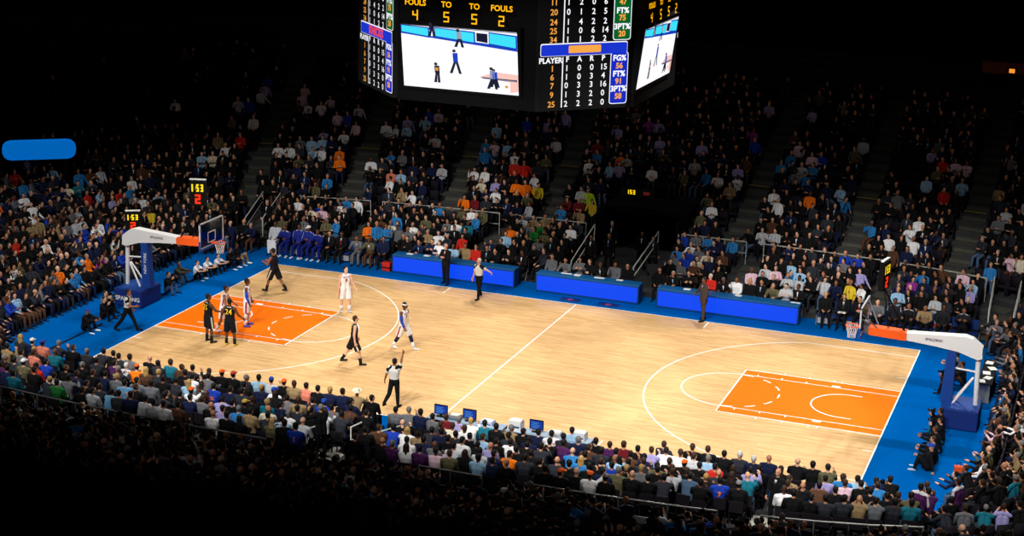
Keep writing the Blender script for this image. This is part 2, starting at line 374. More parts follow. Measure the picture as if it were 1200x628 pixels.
def seated_person(name, loc, rz, pose, hair, top, sk, trous='k', shoes='k', sc=1., topmat=None):
    r = part(name, sget(pose, 'body'), [skin(sk), EYE, LIP], None, loc=loc, rz=rz); r.scale = (sc, sc, sc)
    part('t_shirt' if top in SHORT else ('jacket' if top in ('k', 'd', 'n') else 'shirt'), sget(pose, 'short' if top in SHORT else 'long'), [topmat or cloth(top)], r)
    part('trousers', sget(pose, 'trousers'), [cloth(trous)], r); part('shoes', sget(pose, 'shoes'), [cloth(shoes)], r)
    if hair in HC: part('hair', _hair(pose, 'long' if hair in ('bl', 'yl') else 'short'), [hairm(hair)], r)
    elif hair == 'c': part('hat', _hair(pose, 'hat'), [mat('hat_cream', CAPS['c'][0])], r)
    elif hair in CAPS:
        part('cap', _hair(pose, 'cap'), [mat('cap_' + hair, CAPS[hair][0])], r); part('hair', _hair(pose, 'short'), [hairm('k')], r)
    return r
_hc = {}
def _hair(i, kind):
    if (i, kind) not in _hc: _hc[i, kind] = hair_mesh(seated(i), kind)
    return _hc[i, kind]
def hair_words(h): return HW.get(h) or CAPS[h][1]
def top_words(c): return '%s %s' % (CN[c], 'T-shirt' if c in SHORT else ('jacket' if c in ('k', 'd', 'n') else 'shirt'))
def who(h, c, noun='spectator'):
    if h in HW: return '%s %s in %s' % (HW[h], noun, top_words(c))
    return '%s in %s and %s' % (noun, CAPS[h][1], top_words(c))
# ---------------------------------------------------------------- the bowl: rows follow rounded rectangles round the court
L, W = 14.325, 7.62
INZ = [0, 0, .1, .2, .35, .5, .65]; OD0, OP, OZ0, ORISE = 6.75, .85, .8, .31
def n_exp(d): return 3.1 + 4.9*math.exp(-d/1.8)
def axes(d, right, far): return (18.2 if right else 19.)+d, (9.9+.88*d) if far else (9.3+d), n_exp(d)
def ring_pt(d, t):
    c, s = math.cos(t), math.sin(t); a, b, n = axes(d, c > 0, s > 0)
    return a*math.copysign(abs(c)**(2/n), c), b*math.copysign(abs(s)**(2/n), s)
def row_y(x, d, far):
    a, b, n = axes(d, x > 0, far); q = max(0, 1-abs(x/a)**n)**(1/n)*b
    return q if far else -q
def inward(x, y, d):
    a, b, n = axes(d, x > 0, y > 0); g = Vector((math.copysign(abs(x/a)**(n-1)/a, x), math.copysign(abs(y/b)**(n-1)/b, y))).normalized()
    return math.atan2(g.x, -g.y)                       # turn about z that makes a +y-facing figure look inwards
def ring(d, N=480):
    """points evenly spread by angle of the superellipse, clustered enough at the corners"""
    return [ring_pt(d, 2*PI*(i+.5)/N) for i in range(N)]
def even(d, step):
    P = [ring_pt(d, 2*PI*i/4000) for i in range(4001)]; out = []; acc = step/2
    for a, b in zip(P[:-1], P[1:]):
        l = math.hypot(b[0]-a[0], b[1]-a[1])
        while acc < l: out.append((a[0]+(b[0]-a[0])*acc/l, a[1]+(b[1]-a[1])*acc/l)); acc += step
        acc -= l
    return out
NO = 23
VX = (-1.6, 2.3)
concrete = mat('concrete_dark', (58, 58, 60), .95, .1, .2, 3); stepm = mat('aisle_concrete', (78, 78, 72), .95, .1, .2, 5); black = mat('matt_black', (13, 13, 14), .9, .15)
def build_bowl():
    prof = [(1.23, 0.), (1.23, .1), (2.05, .1), (2.05, .2), (2.87, .2), (2.87, .35), (3.69, .35), (3.69, .5), (4.51, .5), (4.51, .65), (6.33, .65), (6.33, .8)]
    for k in range(NO): prof += [(OD0+OP*(k+.5), OZ0+ORISE*k), (OD0+OP*(k+.5), OZ0+ORISE*(k+1))]
    prof += [(OD0+OP*(NO+2), OZ0+ORISE*NO)]
    N = 480; R = [ring(d, N) for d, _ in prof]; lower, upper = PB(), PB()
    for j in range(len(prof)-1):
        for i in range(N):
            i2 = (i+1) % N; x, y = R[j][i]; d = prof[j][0]
            if y > 0 and VX[0] < x < VX[1] and d < OD0+OP*5: continue
            q = [(*R[j][i], prof[j][1]), (*R[j][i2], prof[j][1]), (*R[j+1][i2], prof[j+1][1]), (*R[j+1][i], prof[j+1][1])]
            (lower if prof[j][0] < 6.3 else upper).add(q, [(0, 1, 2, 3)])
    struct(link('floor_lower_terrace', lower.mesh('t', smooth=False), concrete)); struct(link('floor_upper_terrace', upper.mesh('t', smooth=False), concrete))
    # the tunnel under the far seats
    y0, y1 = 11.0, row_y(.35, OD0+OP*4.45, True)-.62; z1 = OZ0+ORISE*4.4
    b = PB(); b.box((VX[0]-.06, 14.9, 0), (VX[0]+.02, y1, z1-.05)); b.box((VX[1]-.02, 14.9, 0), (VX[1]+.06, y1, z1-.05)); b.box((VX[0], y1, 0), (VX[1], y1+.15, z1))
    b.box((VX[0]-.1, 11.2, 0), (VX[0]+.02, 15., .62)); b.box((VX[1]-.02, 11.2, 0), (VX[1]+.1, 15., .62))
    struct(link('wall_tunnel', b.mesh('t', smooth=False), black))
    t = PB(); t.box((VX[0]-.1, 16.2, 2.15), (VX[1]+.1, y1+.1, 2.3)); struct(link('ceiling_tunnel', t.mesh('t', smooth=False), black))
    b = PB(); b.box((-60, -60, -.2), (60, 60, -.004)); struct(link('floor', b.mesh('t', smooth=False), concrete))
    b = PB(); b.box((-48, -62, 27), (48, 46, 27.3)); struct(link('ceiling', b.mesh('t', smooth=False), black))
    for nm, lo, hi in (('wall_far', (-48, 42, 0), (48, 42.3, 27)), ('wall_near', (-48, -62.3, 0), (48, -62, 27)), ('wall_left', (-48.3, -62, 0), (-48, 42, 27)), ('wall_right', (48, -62, 0), (48.3, 42, 27))):
        b = PB(); b.box(lo, hi); struct(link(nm, b.mesh('t', smooth=False), black))
AISLES = [(-19.4, -.2), (-14.5, -.16), (-9.3, -.12), (-4.4, -.07), (4.75, .02), (10.0, 0.), (14.8, .03), (20., .1)]
INNER_FAR = [-12.4, -6.0, 6.0, 12.1]
NEAR_AISLES = [-1.55, 12.2, 5.2, -8.0]
def build_aisles():
    for x0, sl in AISLES:
        for far in (True, False):
            b = PB()
            for k in range(0, 18 if far else 8):
                d = OD0+OP*k; xc = x0+sl*k
                if abs(xc) > 25 or (not far and k > 6): continue
                y = row_y(xc, d, far); z = OZ0+ORISE*k; s = 1 if far else -1; rz = inward(xc, y, d)
                M = Matrix.Translation((xc, y, 0)) @ Matrix.Rotation(rz, 4, 'Z')
                b.box((-.55, -.43, z-.01), (.55, .42, z+.012), M); b.box((-.55, -.43, z+.012), (.55, -.02, z+ORISE*.5), M)
            if b.n: struct(link('floor_aisle_steps', b.mesh('t', smooth=False), stepm))
            if far:
                d = OD0+OP*7; xc = x0+sl*7; y = row_y(xc, d, True); z = OZ0+ORISE*7; M = Matrix.Translation((xc, y, 0)) @ Matrix.Rotation(inward(xc, y, d), 4, 'Z'); b = PB(); b.box((-.55, .36, z+.012), (.55, .43, z+.02), M)
                struct(link('trim_aisle_edge', b.mesh('t', smooth=False), mat('edge_yellow', (226, 196, 40), .7)))
    for x in INNER_FAR + [-17.3, 16.9]:
        b = PB()
        for i in range(2, 7):
            y = row_y(x, .82*i, True); M = Matrix.Translation((x, y, 0)) @ Matrix.Rotation(inward(x, y, .82*i), 4, 'Z')
            b.box((-.45, -.41, INZ[i]-.01), (.45, .40, INZ[i]+.014), M)
        struct(link('floor_aisle_steps', b.mesh('t', smooth=False), stepm))
    for x, r in ((-1.55, (2, 7)), (12.2, (3, 7)), (5.2, (5, 7))):
        b = PB()
        for i in range(*r):
            y = row_y(x, .82*i, False); M = Matrix.Translation((x, y, 0)) @ Matrix.Rotation(inward(x, y, .82*i), 4, 'Z')
            b.box((-.4, -.41, INZ[i]-.01), (.4, .40, INZ[i]+.014), M)
        if r[1] == 7:
            for k in range(5): b.box((x-.4, -15.0-.3*k-.26, .66+.03*k), (x+.4, -15.0-.3*k, .665+.03*k+.01))
        struct(link('floor_aisle_steps', b.mesh('t', smooth=False), mat('aisle_concrete_pale', (150, 150, 142), .95, .1, .2, 5)))
# ---------------------------------------------------------------- court
white = mat('line_paint', (250, 248, 244), .5, .3, .02)
def arc(cx, cy, r, a0, a1, w, n=40):
    P = []
    for i in range(n):
        t0, t1 = math.radians(a0+(a1-a0)*i/n), math.radians(a0+(a1-a0)*(i+1)/n); o, q = r, r-w
        P.append([(cx+o*math.cos(t0), cy+o*math.sin(t0)), (cx+o*math.cos(t1), cy+o*math.sin(t1)), (cx+q*math.cos(t1), cy+q*math.sin(t1)), (cx+q*math.cos(t0), cy+q*math.sin(t0))])
    return P
def rc(x0, y0, x1, y1): return [(x0, y0), (x1, y0), (x1, y1), (x0, y1)]
def paint(name, polys, m, z, root):
    b = PB()
    for p in polys: b.add([(x, y, z) for x, y in p], [tuple(range(len(p)))])
    return link(name, b.mesh(name, smooth=False), m, root)
def build_court():
    b = PB(); b.box((-20.2, -9.0, -.003), (19.4, 10.0, .004)); ap = struct(link('floor_apron', b.mesh('a', smooth=False), mat('apron_blue', (0, 87, 164), .85, .0, .05, 2)))
    b = PB(); b.box((-L, -W, .0045), (L, W, .010)); ct = struct(link('floor_hardwood', b.mesh('c', smooth=False), wood_mat()))
    orange = mat('key_orange', (243, 112, 0), .7, .05, .04, 3); w = .05
    paint('boundary_line', [rc(-L-w, -W-w, L+w, -W), rc(-L-w, W, L+w, W+w), rc(-L-w, -W, -L, W), rc(L, -W, L+w, W)], white, .0135, ct)
    paint('centre_line', [rc(-w/2, -W, w/2, W)], white, .0135, ct)
    for s in (-1, 1):
        X = lambda v: s*(L-v)
        S = lambda P: [[(X(a), c) for a, c in q] for q in P]                 # distances from the baseline
        paint('painted_key', S([rc(0, -2.44, 5.79, 2.44)]), orange, .0115, ct)
        paint('key_line', S([rc(5.74, -2.44, 5.79, 2.44), rc(0, 2.39, 5.79, 2.44), rc(0, -2.44, 5.79, -2.39), rc(0, 1.81, 5.74, 1.85), rc(0, -1.85, 5.74, -1.81)]), white, .0135, ct)
        tk = []
        for q in (-1, 1):
            for v in (2.13, 2.43, 3.35, 4.27): tk += [rc(v, q*2.44, v+.05, q*2.6), ]
            for v in (3.35, 4.27, 5.18): tk += [rc(v, q*1.85, v+.05, q*2.0)]
            tk += [rc(2.13, q*1.85, 2.43, q*2.02), rc(4.3, q*.93, 4.36, q*.99)]
        paint('lane_mark', S(tk), white, .0135, ct)
        paint('free_throw_arc', S([[(5.79+(a), c) for a, c in p] for p in arc(0, 0, 1.83, -90, 90, .05)]), white, .0135, ct)
        ds = []
        for i in range(-3, 4): a0 = 180+27*i-6.5; ds += [[(5.79+a, c) for a, c in p] for p in arc(0, 0, 1.8, a0, a0+13, .055, 5)]
        paint('dashed_arc', S(ds), white, .0135, ct)
        paint('restricted_arc', S([[(1.6+a, c) for a, c in p] for p in arc(0, 0, 1.25, -90, 90, .05)] + [rc(1.2, 1.2, 1.6, 1.25), rc(1.2, -1.25, 1.6, -1.2)]), white, .0135, ct)
        th = math.degrees(math.asin(6.7056/7.24)); xo = 1.6+7.24*math.cos(math.radians(th))
        paint('three_point_line', S([[(1.6+a, c) for a, c in p] for p in arc(0, 0, 7.24, -th, th, .05, 60)] + [rc(0, 6.6556, xo, 6.7056), rc(0, -6.7056, xo, -6.6556)]), white, .0135, ct)
        paint('coach_box_mark', S([rc(8.53, 6.75, 8.58, W), rc(8.53, -W, 8.58, -6.75), rc(0, 3.95, .35, 4.0), rc(0, -4.0, .35, -3.95)]), white, .0135, ct)
    b = PB(); b.tube([(-16.35, -7.2, .02), (-16.35, -3.1, .02)], .03); b.tube([(-16.35, -2.4, .02), (-16.35, -1.2, .02)], .03); b.tube([(-16.35, .2, .02), (-16.35, 8.2, .02)], .03)
    tag(link('floor_cable', b.mesh('c'), black), 'thin black cable along blue apron behind the crowded orange key', 'cable')
    for x in (-.45, 1.25):
        b = PB(); b.box((x-.45, 7.95, .0045), (x+.45, 8.45, .0075)); o = struct(link('trim_apron_decal', b.mesh('d', smooth=False), mat('decal_navy', (16, 40, 92), .5, .3)))
        paint('decal_emblem', [p for r in (.13, .07) for p in arc(x, 8.2, r, 0, 300, .035, 14)], mat('decal_red', (206, 70, 50), .5), .0085, o)
build_bowl(); build_aisles(); build_court()
# ---------------------------------------------------------------- things round the court
steel = mat('rail_steel', (150, 150, 146), .45, .5, .08, 20, .6); railw = mat('rail_pale', (214, 214, 208), .5, .4, .05); navy = mat('pad_navy', (14, 42, 112), .7, .25, .06, 6)
padblue = mat('pad_blue', (18, 62, 140), .7, .25, .06, 6); whitep = mat('painted_white', (226, 226, 224), .5, .4, .03); orangep = mat('padding_orange', (238, 92, 24), .7, .2, .05)
ledblue = mat('led_blue', (2, 72, 244), emit=1.); amber = mat('led_amber', (255, 176, 0), emit=1.3); ledred = mat('led_red', (255, 44, 8), emit=1.4); yellowl = mat('led_yellow', (255, 214, 20), emit=1.3)
boardw = mat('board_white', (246, 246, 252), emit=1.1); boardo = mat('board_orange', (250, 168, 70), emit=1.); boardg = mat('board_green', (0, 96, 40), emit=1.); boardb = mat('board_blue', (6, 36, 190), emit=1.); boardsky = mat('board_sky', (40, 130, 240), emit=1.)
GL = glass_mat()
def clock_face(root, Pl, w, h, big='153'):
    b = PB(); n = len(big); sw = w*.78/n; hh = h*.3
    for i, c in enumerate(big): Pl.put(b, seg_geo(c, hh, sw*.62, hh*.2), w*.11+sw*(i+.5)-(sw*.34 if c == '1' else 0), h*.72, .012)
    for q in (.06, -.06): Pl.rect(b, w*.11+sw*1.0-.012, h*.72+hh*q*2-.012, w*.11+sw*1.0+.012, h*.72+hh*q*2+.012, .012)
    link('game_time', b.mesh('g', smooth=False), yellowl, root)
    b = PB(); Pl.put(b, seg_geo('2', h*.38, w*.34, h*.08), w*.5, h*.27, .012); link('shot_time', b.mesh('g', smooth=False), ledred, root)
def shot_clock(loc, rz, label, w=.62, h=.78):
    r = empty('shot_clock', loc, rz); b = PB(); b.box((-w/2, -.09, 0), (w/2, .09, h), bev=.02); link('housing', b.mesh('h', smooth=False), black, r)
    Pl = Plane((-w/2, -.09, 0), (1, 0, 0), (0, 0, 1)); clock_face(r, Pl, w, h)
    Pb = Plane((w/2, .09, 0), (-1, 0, 0), (0, 0, 1)); clock_face(r, Pb, w, h)
    b = PB(); b.box((-w/2, -.05, h+.03), (w/2, .05, h+.07)); b.box((-.25, -.02, h), (-.2, .02, h+.03)); b.box((.2, -.02, h), (.25, .02, h+.03)); link('light_bar', b.mesh('l', smooth=False), whitep, r)
    return tag(r, label, 'shot clock')
def hoop(sx, label, words):
    """goal with its arm, post and padded base; local +x points away from the court"""
    r = empty('basketball_goal', (sx*L, 0, 0)); M = Matrix.Scale(sx, 4, (1, 0, 0)); E = lambda n, b, m, p=r, **k: link(n, xf(b).mesh(n, **k), m, p)
    def xf(b): b.v = [np.array([[sx*q[0], q[1], q[2]] for q in a]) for a in b.v]; return b
    b = PB(); b.box((1.72, -.75, .02), (3.02, .75, .74), bev=.05); base = E('padded_base', b, navy, smooth=False)
    b = PB(); b.box((1.77, -.7, .741), (2.97, .7, .76)); E('base_deck', b, padblue, smooth=False)
    b = PB(); b.prism([(1.64, .76), (2.04, .76), (2.04, 2.66), (1.74, 2.7)], -.17, .17, 'y'); post = E('padded_post', b, padblue, smooth=False)
    b = PB(); b.cone((2.84, 0, .76), .085, (2.78, 0, 2.5), .085, seg=14); E('rear_post', b, whitep)
    b = PB(); b.tube([(2.1, -.22, .8), (2.66, -.05, 1.7)], .04); b.tube([(2.1, .22, .8), (2.66, .05, 1.7)], .04); b.tube([(2.0, 0, 2.0), (2.78, 0, 1.95)], .035); E('brace', b, whitep)
    b = PB(); b.prism([(-.5, 2.84), (-.5, 3.1), (.3, 3.08), (2.3, 3.22), (2.55, 3.15), (2.9, 2.88), (2.92, 2.5), (2.75, 2.44), (2.1, 2.65), (1.2, 2.75), (.3, 2.82)], -.19, .19, 'y'); arm = E('arm', b, whitep, smooth=False)
    b = PB(); b.prism([(-1.0, 2.85), (-1.0, 3.13), (.28, 3.1), (.32, 3.05), (.32, 2.84), (.25, 2.8)], -.215, .215, 'y'); E('arm_padding', b, orangep, smooth=False)
    for q in (-1, 1):
        ux = np.array((1., 0, 0)) if q < 0 else np.array((-1., 0, 0)); pl = Plane((0, q*.19, 2.96), ux, (0, 0, 1)); u0 = sx*1.25*(1 if q < 0 else -1)
        b = PB(); pl.put(b, text_geo('SPALDING', .13, .003), u0, 0, .006); link('arm_lettering', b.mesh('t', smooth=False), mat('ink_dark', (30, 34, 44)), r)
    if sx < 0:
        pl = Plane((-3.02, -.75, 0), (1, 0, 0), (0, 0, 1)); b = PB(); pl.put(b, text_geo('SPALDING', .25, .006), .65, .36, .012); link('base_lettering', b.mesh('t', smooth=False), whitep, r)
        pl = Plane((-1.87, -.17, .9), (.05, 0, 2.), (-1, 0, .05)); b = PB(); pl.put(b, text_geo('NEW YORK', .17, .003), .9, 0, .0); b.v = [np.array([(x, -.176, z) for x, y, z in v]) for v in b.v]; link('post_lettering', b.mesh('t', smooth=False), whitep, r)
    # board: glass with a white square, aluminium frame, blue bottom padding
    xb = -1.22
    b = PB(); b.box((xb, -.915, 2.9), (xb+.015, .915, 3.97)); E('glass_board', b, GL, smooth=False)
    b = PB(); f = .05
    for lo, hi in (((-.915, 2.9), (.915, 2.9+f)), ((-.915, 3.97-f), (.915, 3.97)), ((-.915, 2.9), (-.915+f, 3.97)), ((.915-f, 2.9), (.915, 3.97))): b.box((xb-.02, lo[0], lo[1]), (xb+.035, hi[0], hi[1]))
    E('board_frame', b, mat('board_frame_grey', (190, 194, 200), .4, .5), smooth=False)
    b = PB()
    for lo, hi in (((-.305, 3.05), (.305, 3.1)), ((-.305, 3.46), (.305, 3.51)), ((-.305, 3.05), (-.255, 3.51)), ((.255, 3.05), (.305, 3.51))): b.box((xb-.004, lo[0], lo[1]), (xb-.001, hi[0], hi[1]))
    E('target_square', b, whitep, smooth=False)
    b = PB(); b.box((xb-.03, -.93, 2.82), (xb+.05, .93, 2.93), bev=.02); b.box((xb-.03, -.935, 2.9), (xb+.05, -.905, 3.25)); b.box((xb-.03, .905, 2.9), (xb+.05, .935, 3.25)); E('board_padding', b, padblue, smooth=False)
    b = PB(); b.box((xb+.03, -.12, 2.86), (-1.0, .12, 3.3)); b.tube([(xb+.04, -.8, 3.75), (-.7, -.15, 3.1)], .025); b.tube([(xb+.04, .8, 3.75), (-.7, .15, 3.1)], .025); E('board_mount', b, mat('mount_grey', (120, 122, 126), .5, .5, metal=.5), smooth=False)
    xr = -1.6; b = PB()
    n = 28; P = [(xr+.2286*math.cos(2*PI*i/n), .2286*math.sin(2*PI*i/n), 3.05) for i in range(n+1)]; b.tube(P, .016, 6); b.box((xb-.2, -.07, 3.0), (xb, .07, 3.05)); E('rim', b, mat('rim_orange', (240, 84, 20), .5, .4))
    b = PB(); m = 14
    lv = [(3.04, .222), (2.93, .19), (2.82, .16), (2.71, .14), (2.61, .135)]
    for j in range(4):
        for i in range(m):
            for dd in (-.5, .5):
                a0 = 2*PI*(i+.5*(j % 2))/m; a1 = a0+2*PI*dd/m
                b.cone((xr+lv[j][1]*math.cos(a0), lv[j][1]*math.sin(a0), lv[j][0]), .006, (xr+lv[j+1][1]*math.cos(a1), lv[j+1][1]*math.sin(a1), lv[j+1][0]), .006, seg=4, cr=1)
    E('net', b, whitep)
    tag(r, label, 'basketball hoop'); return r
hoop(-1, 'white armed basketball goal with lettered navy base beside the crowded orange key', '')
hoop(1, 'white armed basketball goal reaching over the empty orange key', '')
def pole_for(x, y, z, name, label):
    b = PB(); b.cone((x, y, .02), .04, (x, y, z), .035); b.cone((x, y, .02), .25, (x, y, .05), .25, seg=16); return tag(link(name, b.mesh('p'), black), label, 'pole')
def rigid_scoreboard():
    """centre-hung scoreboard: eight faces, video screens on the sides and statistics boards on the corners"""
    cx, cy = .1, -.72; r = empty('scoreboard', (cx, cy, 11.0)); off = np.array((cx, cy, 11.0))
    hx, hy, c = 5.2, 5.1, 2.5; z0, z1 = 10.72, 17.
    oct_ = [(-hx+2.8, -hy), (hx-c, -hy), (hx, -hy+c), (hx, hy-c), (hx-c, hy), (-hx+c, hy), (-hx, hy-c), (-hx, -hy+2.8)]
    b = PB(); b.prism(oct_, z0-11.0, z1-11.0); link('housing', b.mesh('h', smooth=False), mat('housing_black', (5, 5, 6), .9, .1), r)
    b = PB()
    for q in ((-2, -2), (2, -2), (2, 2), (-2, 2)): b.tube([(q[0], q[1], 6), (q[0], q[1], 16)], .05)
    link('hanging_cable', b.mesh('c'), black, r)
    def local(b): b.v = [a - off for a in b.v]; return b
    def E(n, b, m, p=r): return link(n, local(b).mesh(n, smooth=False), m, p)
    def video(O, ux, uy, w, h, full):
        Pl = Plane(O, ux, uy); b = PB(); Pl.slab(b, -.12, -.12, w+.12, h+.12, -.25, 0); sc = E('video_screen', b, mat('housing_black', (5, 5, 6), .9, .1))
        b = PB(); Pl.rect(b, 0, 0, w, h, .006); E('picture', b, boardw, sc)
        B = lambda u, v: (u*w, v*h)
        def poly(col, pts, e): b = PB(); b.add([Pl.P(*B(u, v), e) for u, v in pts], [tuple(range(len(pts)))]); return b
        grp = {}
        def add(m, pts, e=.01):
            grp.setdefault(m, PB()).add([Pl.P(*B(u, v), e) for u, v in pts], [tuple(range(len(pts)))])
        cy_, bl, dk, pk, sk_, ye, bw = 'cyan', 'blue', 'dark', 'pink', 'skin', 'yellow', 'shade'
        add(bl, [(0, .875), (1, .76), (1, .70), (0, .855)])
        add(dk, [(0, 1), (1, .995), (1, .985), (0, .99)], .009)
        for u0, u1 in ((0, .25), (.295, .645), (.76, 1.0)):
            s = lambda u: -.115*u
            add(bl, [(u0, .995+s(u0)*.2), (u1, .985+s(u1)*.3), (u1, .84+s(u1)), (u0, .86+s(u0))], .011)
            add(cy_, [(u0+.006, .985+s(u0)*.3), (u1-.012, .97+s(u1)*.35), (u1-.012, .868+s(u1)), (u0+.006, .885+s(u0))], .013)
        add(dk, [(.655, .95), (.75, .945), (.75, .80), (.655, .82)], .012)
        def fig(u, v, h, top, leg, st=.03, num=None):
            a = .66*.52
            add(leg, [(u-.012, v+h*.5), (u+.022, v+h*.5), (u+st+.012, v), (u+st-.012, v), (u+.004, v+h*.42), (u-st+.012, v), (u-st-.014, v)], .016)
            add(top, [(u-.022, v+h*.82), (u+.022, v+h*.84), (u+.024, v+h*.46), (u-.018, v+h*.46)], .018)
            add('hair', [(u-.008+.016*math.cos(t), v+h*.91+.026*math.sin(t)) for t in [2*PI*i/8 for i in range(8)]], .018)
            if num: add(num, [(u-.014, v+h*.74), (u+.014, v+h*.74), (u+.012, v+h*.58), (u-.012, v+h*.58)], .02)
        fig(.27, .84, .21, dk, dk, .022); fig(.505, .70, .29, 'shade', dk, .03); fig(.465, .27, .40, 'blue', dk, .04); fig(.30, .10, .33, dk, dk, .015, ye)
        add(pk, [(.665, .245), (.80, .345), (1, .33), (1, .06), (.93, .03), (.93, .2)], .009)
        add(dk, [(.68, .25), (.99, .245), (.99, .215), (.70, .225)], .011); add(bw, [(.69, .235), (.98, .232), (.98, .222), (.7, .228)], .0125)
        fig(.78, .07, .36, 'shade', dk, .035); fig(.80, .10, .30, 'blue', dk, .03); add(ye, [(.9+.014*math.cos(t), .125+.024*math.sin(t)) for t in [2*PI*i/10 for i in range(10)]], .012)
        cols = {'cyan': (60, 226, 250), 'blue': (10, 60, 190), 'dark': (8, 14, 44), 'pink': (252, 200, 190), 'yellow': (230, 150, 60), 'shade': (150, 160, 190), 'hair': (40, 36, 50)}
        for q, b in grp.items(): E('picture_' + {'cyan': 'boards', 'blue': 'blue', 'dark': 'dark_figures', 'pink': 'key', 'yellow': 'accents', 'shade': 'grey_figures', 'hair': 'heads'}[q], b, mat('video_' + q, cols[q], emit=1.), sc)
        # fouls and time-outs above the picture
        Pt = Plane(Pl.P(0, h+.12), ux, (0, 0, 1)); b = PB()
        for u, t, d in ((.13, 'FOULS', '4'), (.40, 'TO', '5'), (.64, 'TO', '5'), (.87, 'FOULS', '2')):
            Pt.put(b, text_geo(t, .26, .006), u*w, .62, .02); Pt.put(b, seg_geo(d, .34, .2, .045), u*w, .22, .02)
        E('foul_digits', b, amber)
    uz = np.array((0, -.16, 1.)); video((-2.0, -5.87, 11.22), (1, 0, 0), (0, -.155, 1), 4.12, 2.13, True)
    video((5.36, -3.3, 11.3), (0, 1, 0), (.12, 0, 1), 4.15, 2.05, False)
    video((2.2, 4.45, 11.22), (-1, 0, 0), (0, .155, 1), 4.12, 2.13, False); video((-5.16, 1.9, 11.3), (0, -1, 0), (-.12, 0, 1), 4.15, 2.05, False)
    for k in range(3):                                                   # grilles under the side screen
        Pl = Plane((5.36, -3.3, 11.3), (0, 1, 0), (.12, 0, 1)); b = PB(); x0 = .1+1.35*k
        for j in range(9): Pl.slab(b, x0+.13*j, -.52, x0+.13*j+.09, -.16, -.1, -.04)
        E('speaker_grille', b, mat('grille_grey', (120, 116, 104), .6))
    def stats(A, Bp, zb, bar):
        A = np.array(A, float); Bp = np.array(Bp, float); w = np.linalg.norm(Bp-A); Pl = Plane((A[0], A[1], zb), ((Bp-A)[0], (Bp-A)[1], 0), (0, 0, 1)); h = 4.4
        b = PB(); Pl.slab(b, -.05, -.05, w+.05, h, -.2, 0); pn = E('statistics_board', b, black)
        k = w/3.2; yy = lambda t: (600-t)/600*3.58; xx = lambda t: (t-100)/490*3.2*k
        yo, wh, bl, gr, ba, er = PB(), PB(), PB(), PB(), PB(), PB()
        rows = [(15, '11', '1206'), (68, '20', '0125'), (122, '24', '1422'), (170, '25', ('1', '0', '6', '14')), (218, '34', '1122'), (375, '1', ('1', '0', '0', '15')), (423, '6', '1034'), (470, '7', ('0', '3', '3', '16')), (520, '9', '1320'), (572, '25', '2220'), (-38, '7', '2103'), (-90, '5', '1114')]
        for y, n, s in rows:
            Pl.put(yo, text_geo(n, .27, .004), xx(168), yy(y), .02)
            for x, d in zip((248, 318, 388, 455), s): Pl.put(wh, text_geo(d, .27, .004), xx(x), yy(y), .02)
        Pl.put(wh, text_geo('PLAYER', .25, .008), xx(157), yy(330), .02)
        for x, d in zip((250, 318, 386, 452), 'FARP'): Pl.put(wh, text_geo(d, .24, .008), xx(x), yy(326), .02)
        Pl.rect(wh, xx(222), yy(590), xx(228), yy(312), .014); Pl.rect(wh, xx(222), yy(242), xx(228), h-.1, .014)
        Pl.rect(bl, xx(498), yy(582), xx(592), yy(300), .012, .08); Pl.rect(wh, xx(494), yy(586), xx(596), yy(296), .008, .09)
        Pl.rect(gr, xx(506), yy(226), xx(600), h-.1, .012, .08); Pl.rect(wh, xx(502), yy(230), xx(604), h-.08, .008, .09)
        for t, y, c in (('47', 20, yo), ('FT%', 68, wh), ('75', 108, yo), ('3PT%', 156, wh), ('20', 196, yo), ('FG%', -22, wh)): Pl.put(c, text_geo(t, .26, .01), xx(552), yy(y), .02)
        for t, y, c in (('FG%', 330, wh), ('56', 374, yo), ('FT%', 418, wh), ('91', 460, yo), ('3PT%', 502, wh), ('58', 544, yo)): Pl.put(c, text_geo(t, .26, .01), xx(545), yy(y), .02)
        Pl.rect(wh, xx(100), yy(306), xx(588), yy(236), .008, .06); Pl.rect(ba, xx(103), yy(304), xx(586), yy(242), .012, .06)
        if bar: Pl.put(er, text_geo(bar, .4, .02), xx(345), yy(272), .02)
        else: Pl.rect(er, xx(255), yy(292), xx(437), yy(250), .018, .04)
        E('board_figures', yo, boardo, pn); E('board_text', wh, boardw, pn); E('percent_panel', bl, boardb, pn); E('percent_panel_green', gr, boardg, pn)
        E('team_bar', ba, mat('board_bar_blue', (16, 50, 205), emit=1.), pn); E('team_name', er, mat('board_red', (235, 70, 50), emit=1.) if bar else boardo, pn)
    stats((2.9, -6.08), (5.16, -3.82), 10.83, ''); stats((-4.62, -3.76), (-2.40, -5.98), 10.83, 'KNICKS')
    stats((5.16, 2.4), (2.9, 4.66), 10.83, 'KNICKS'); stats((-2.72, 4.66), (-4.98, 2.4), 10.83, '')
    tag(r, 'black centre-hung scoreboard with video screens and lit statistics boards', 'scoreboard')
rigid_scoreboard()
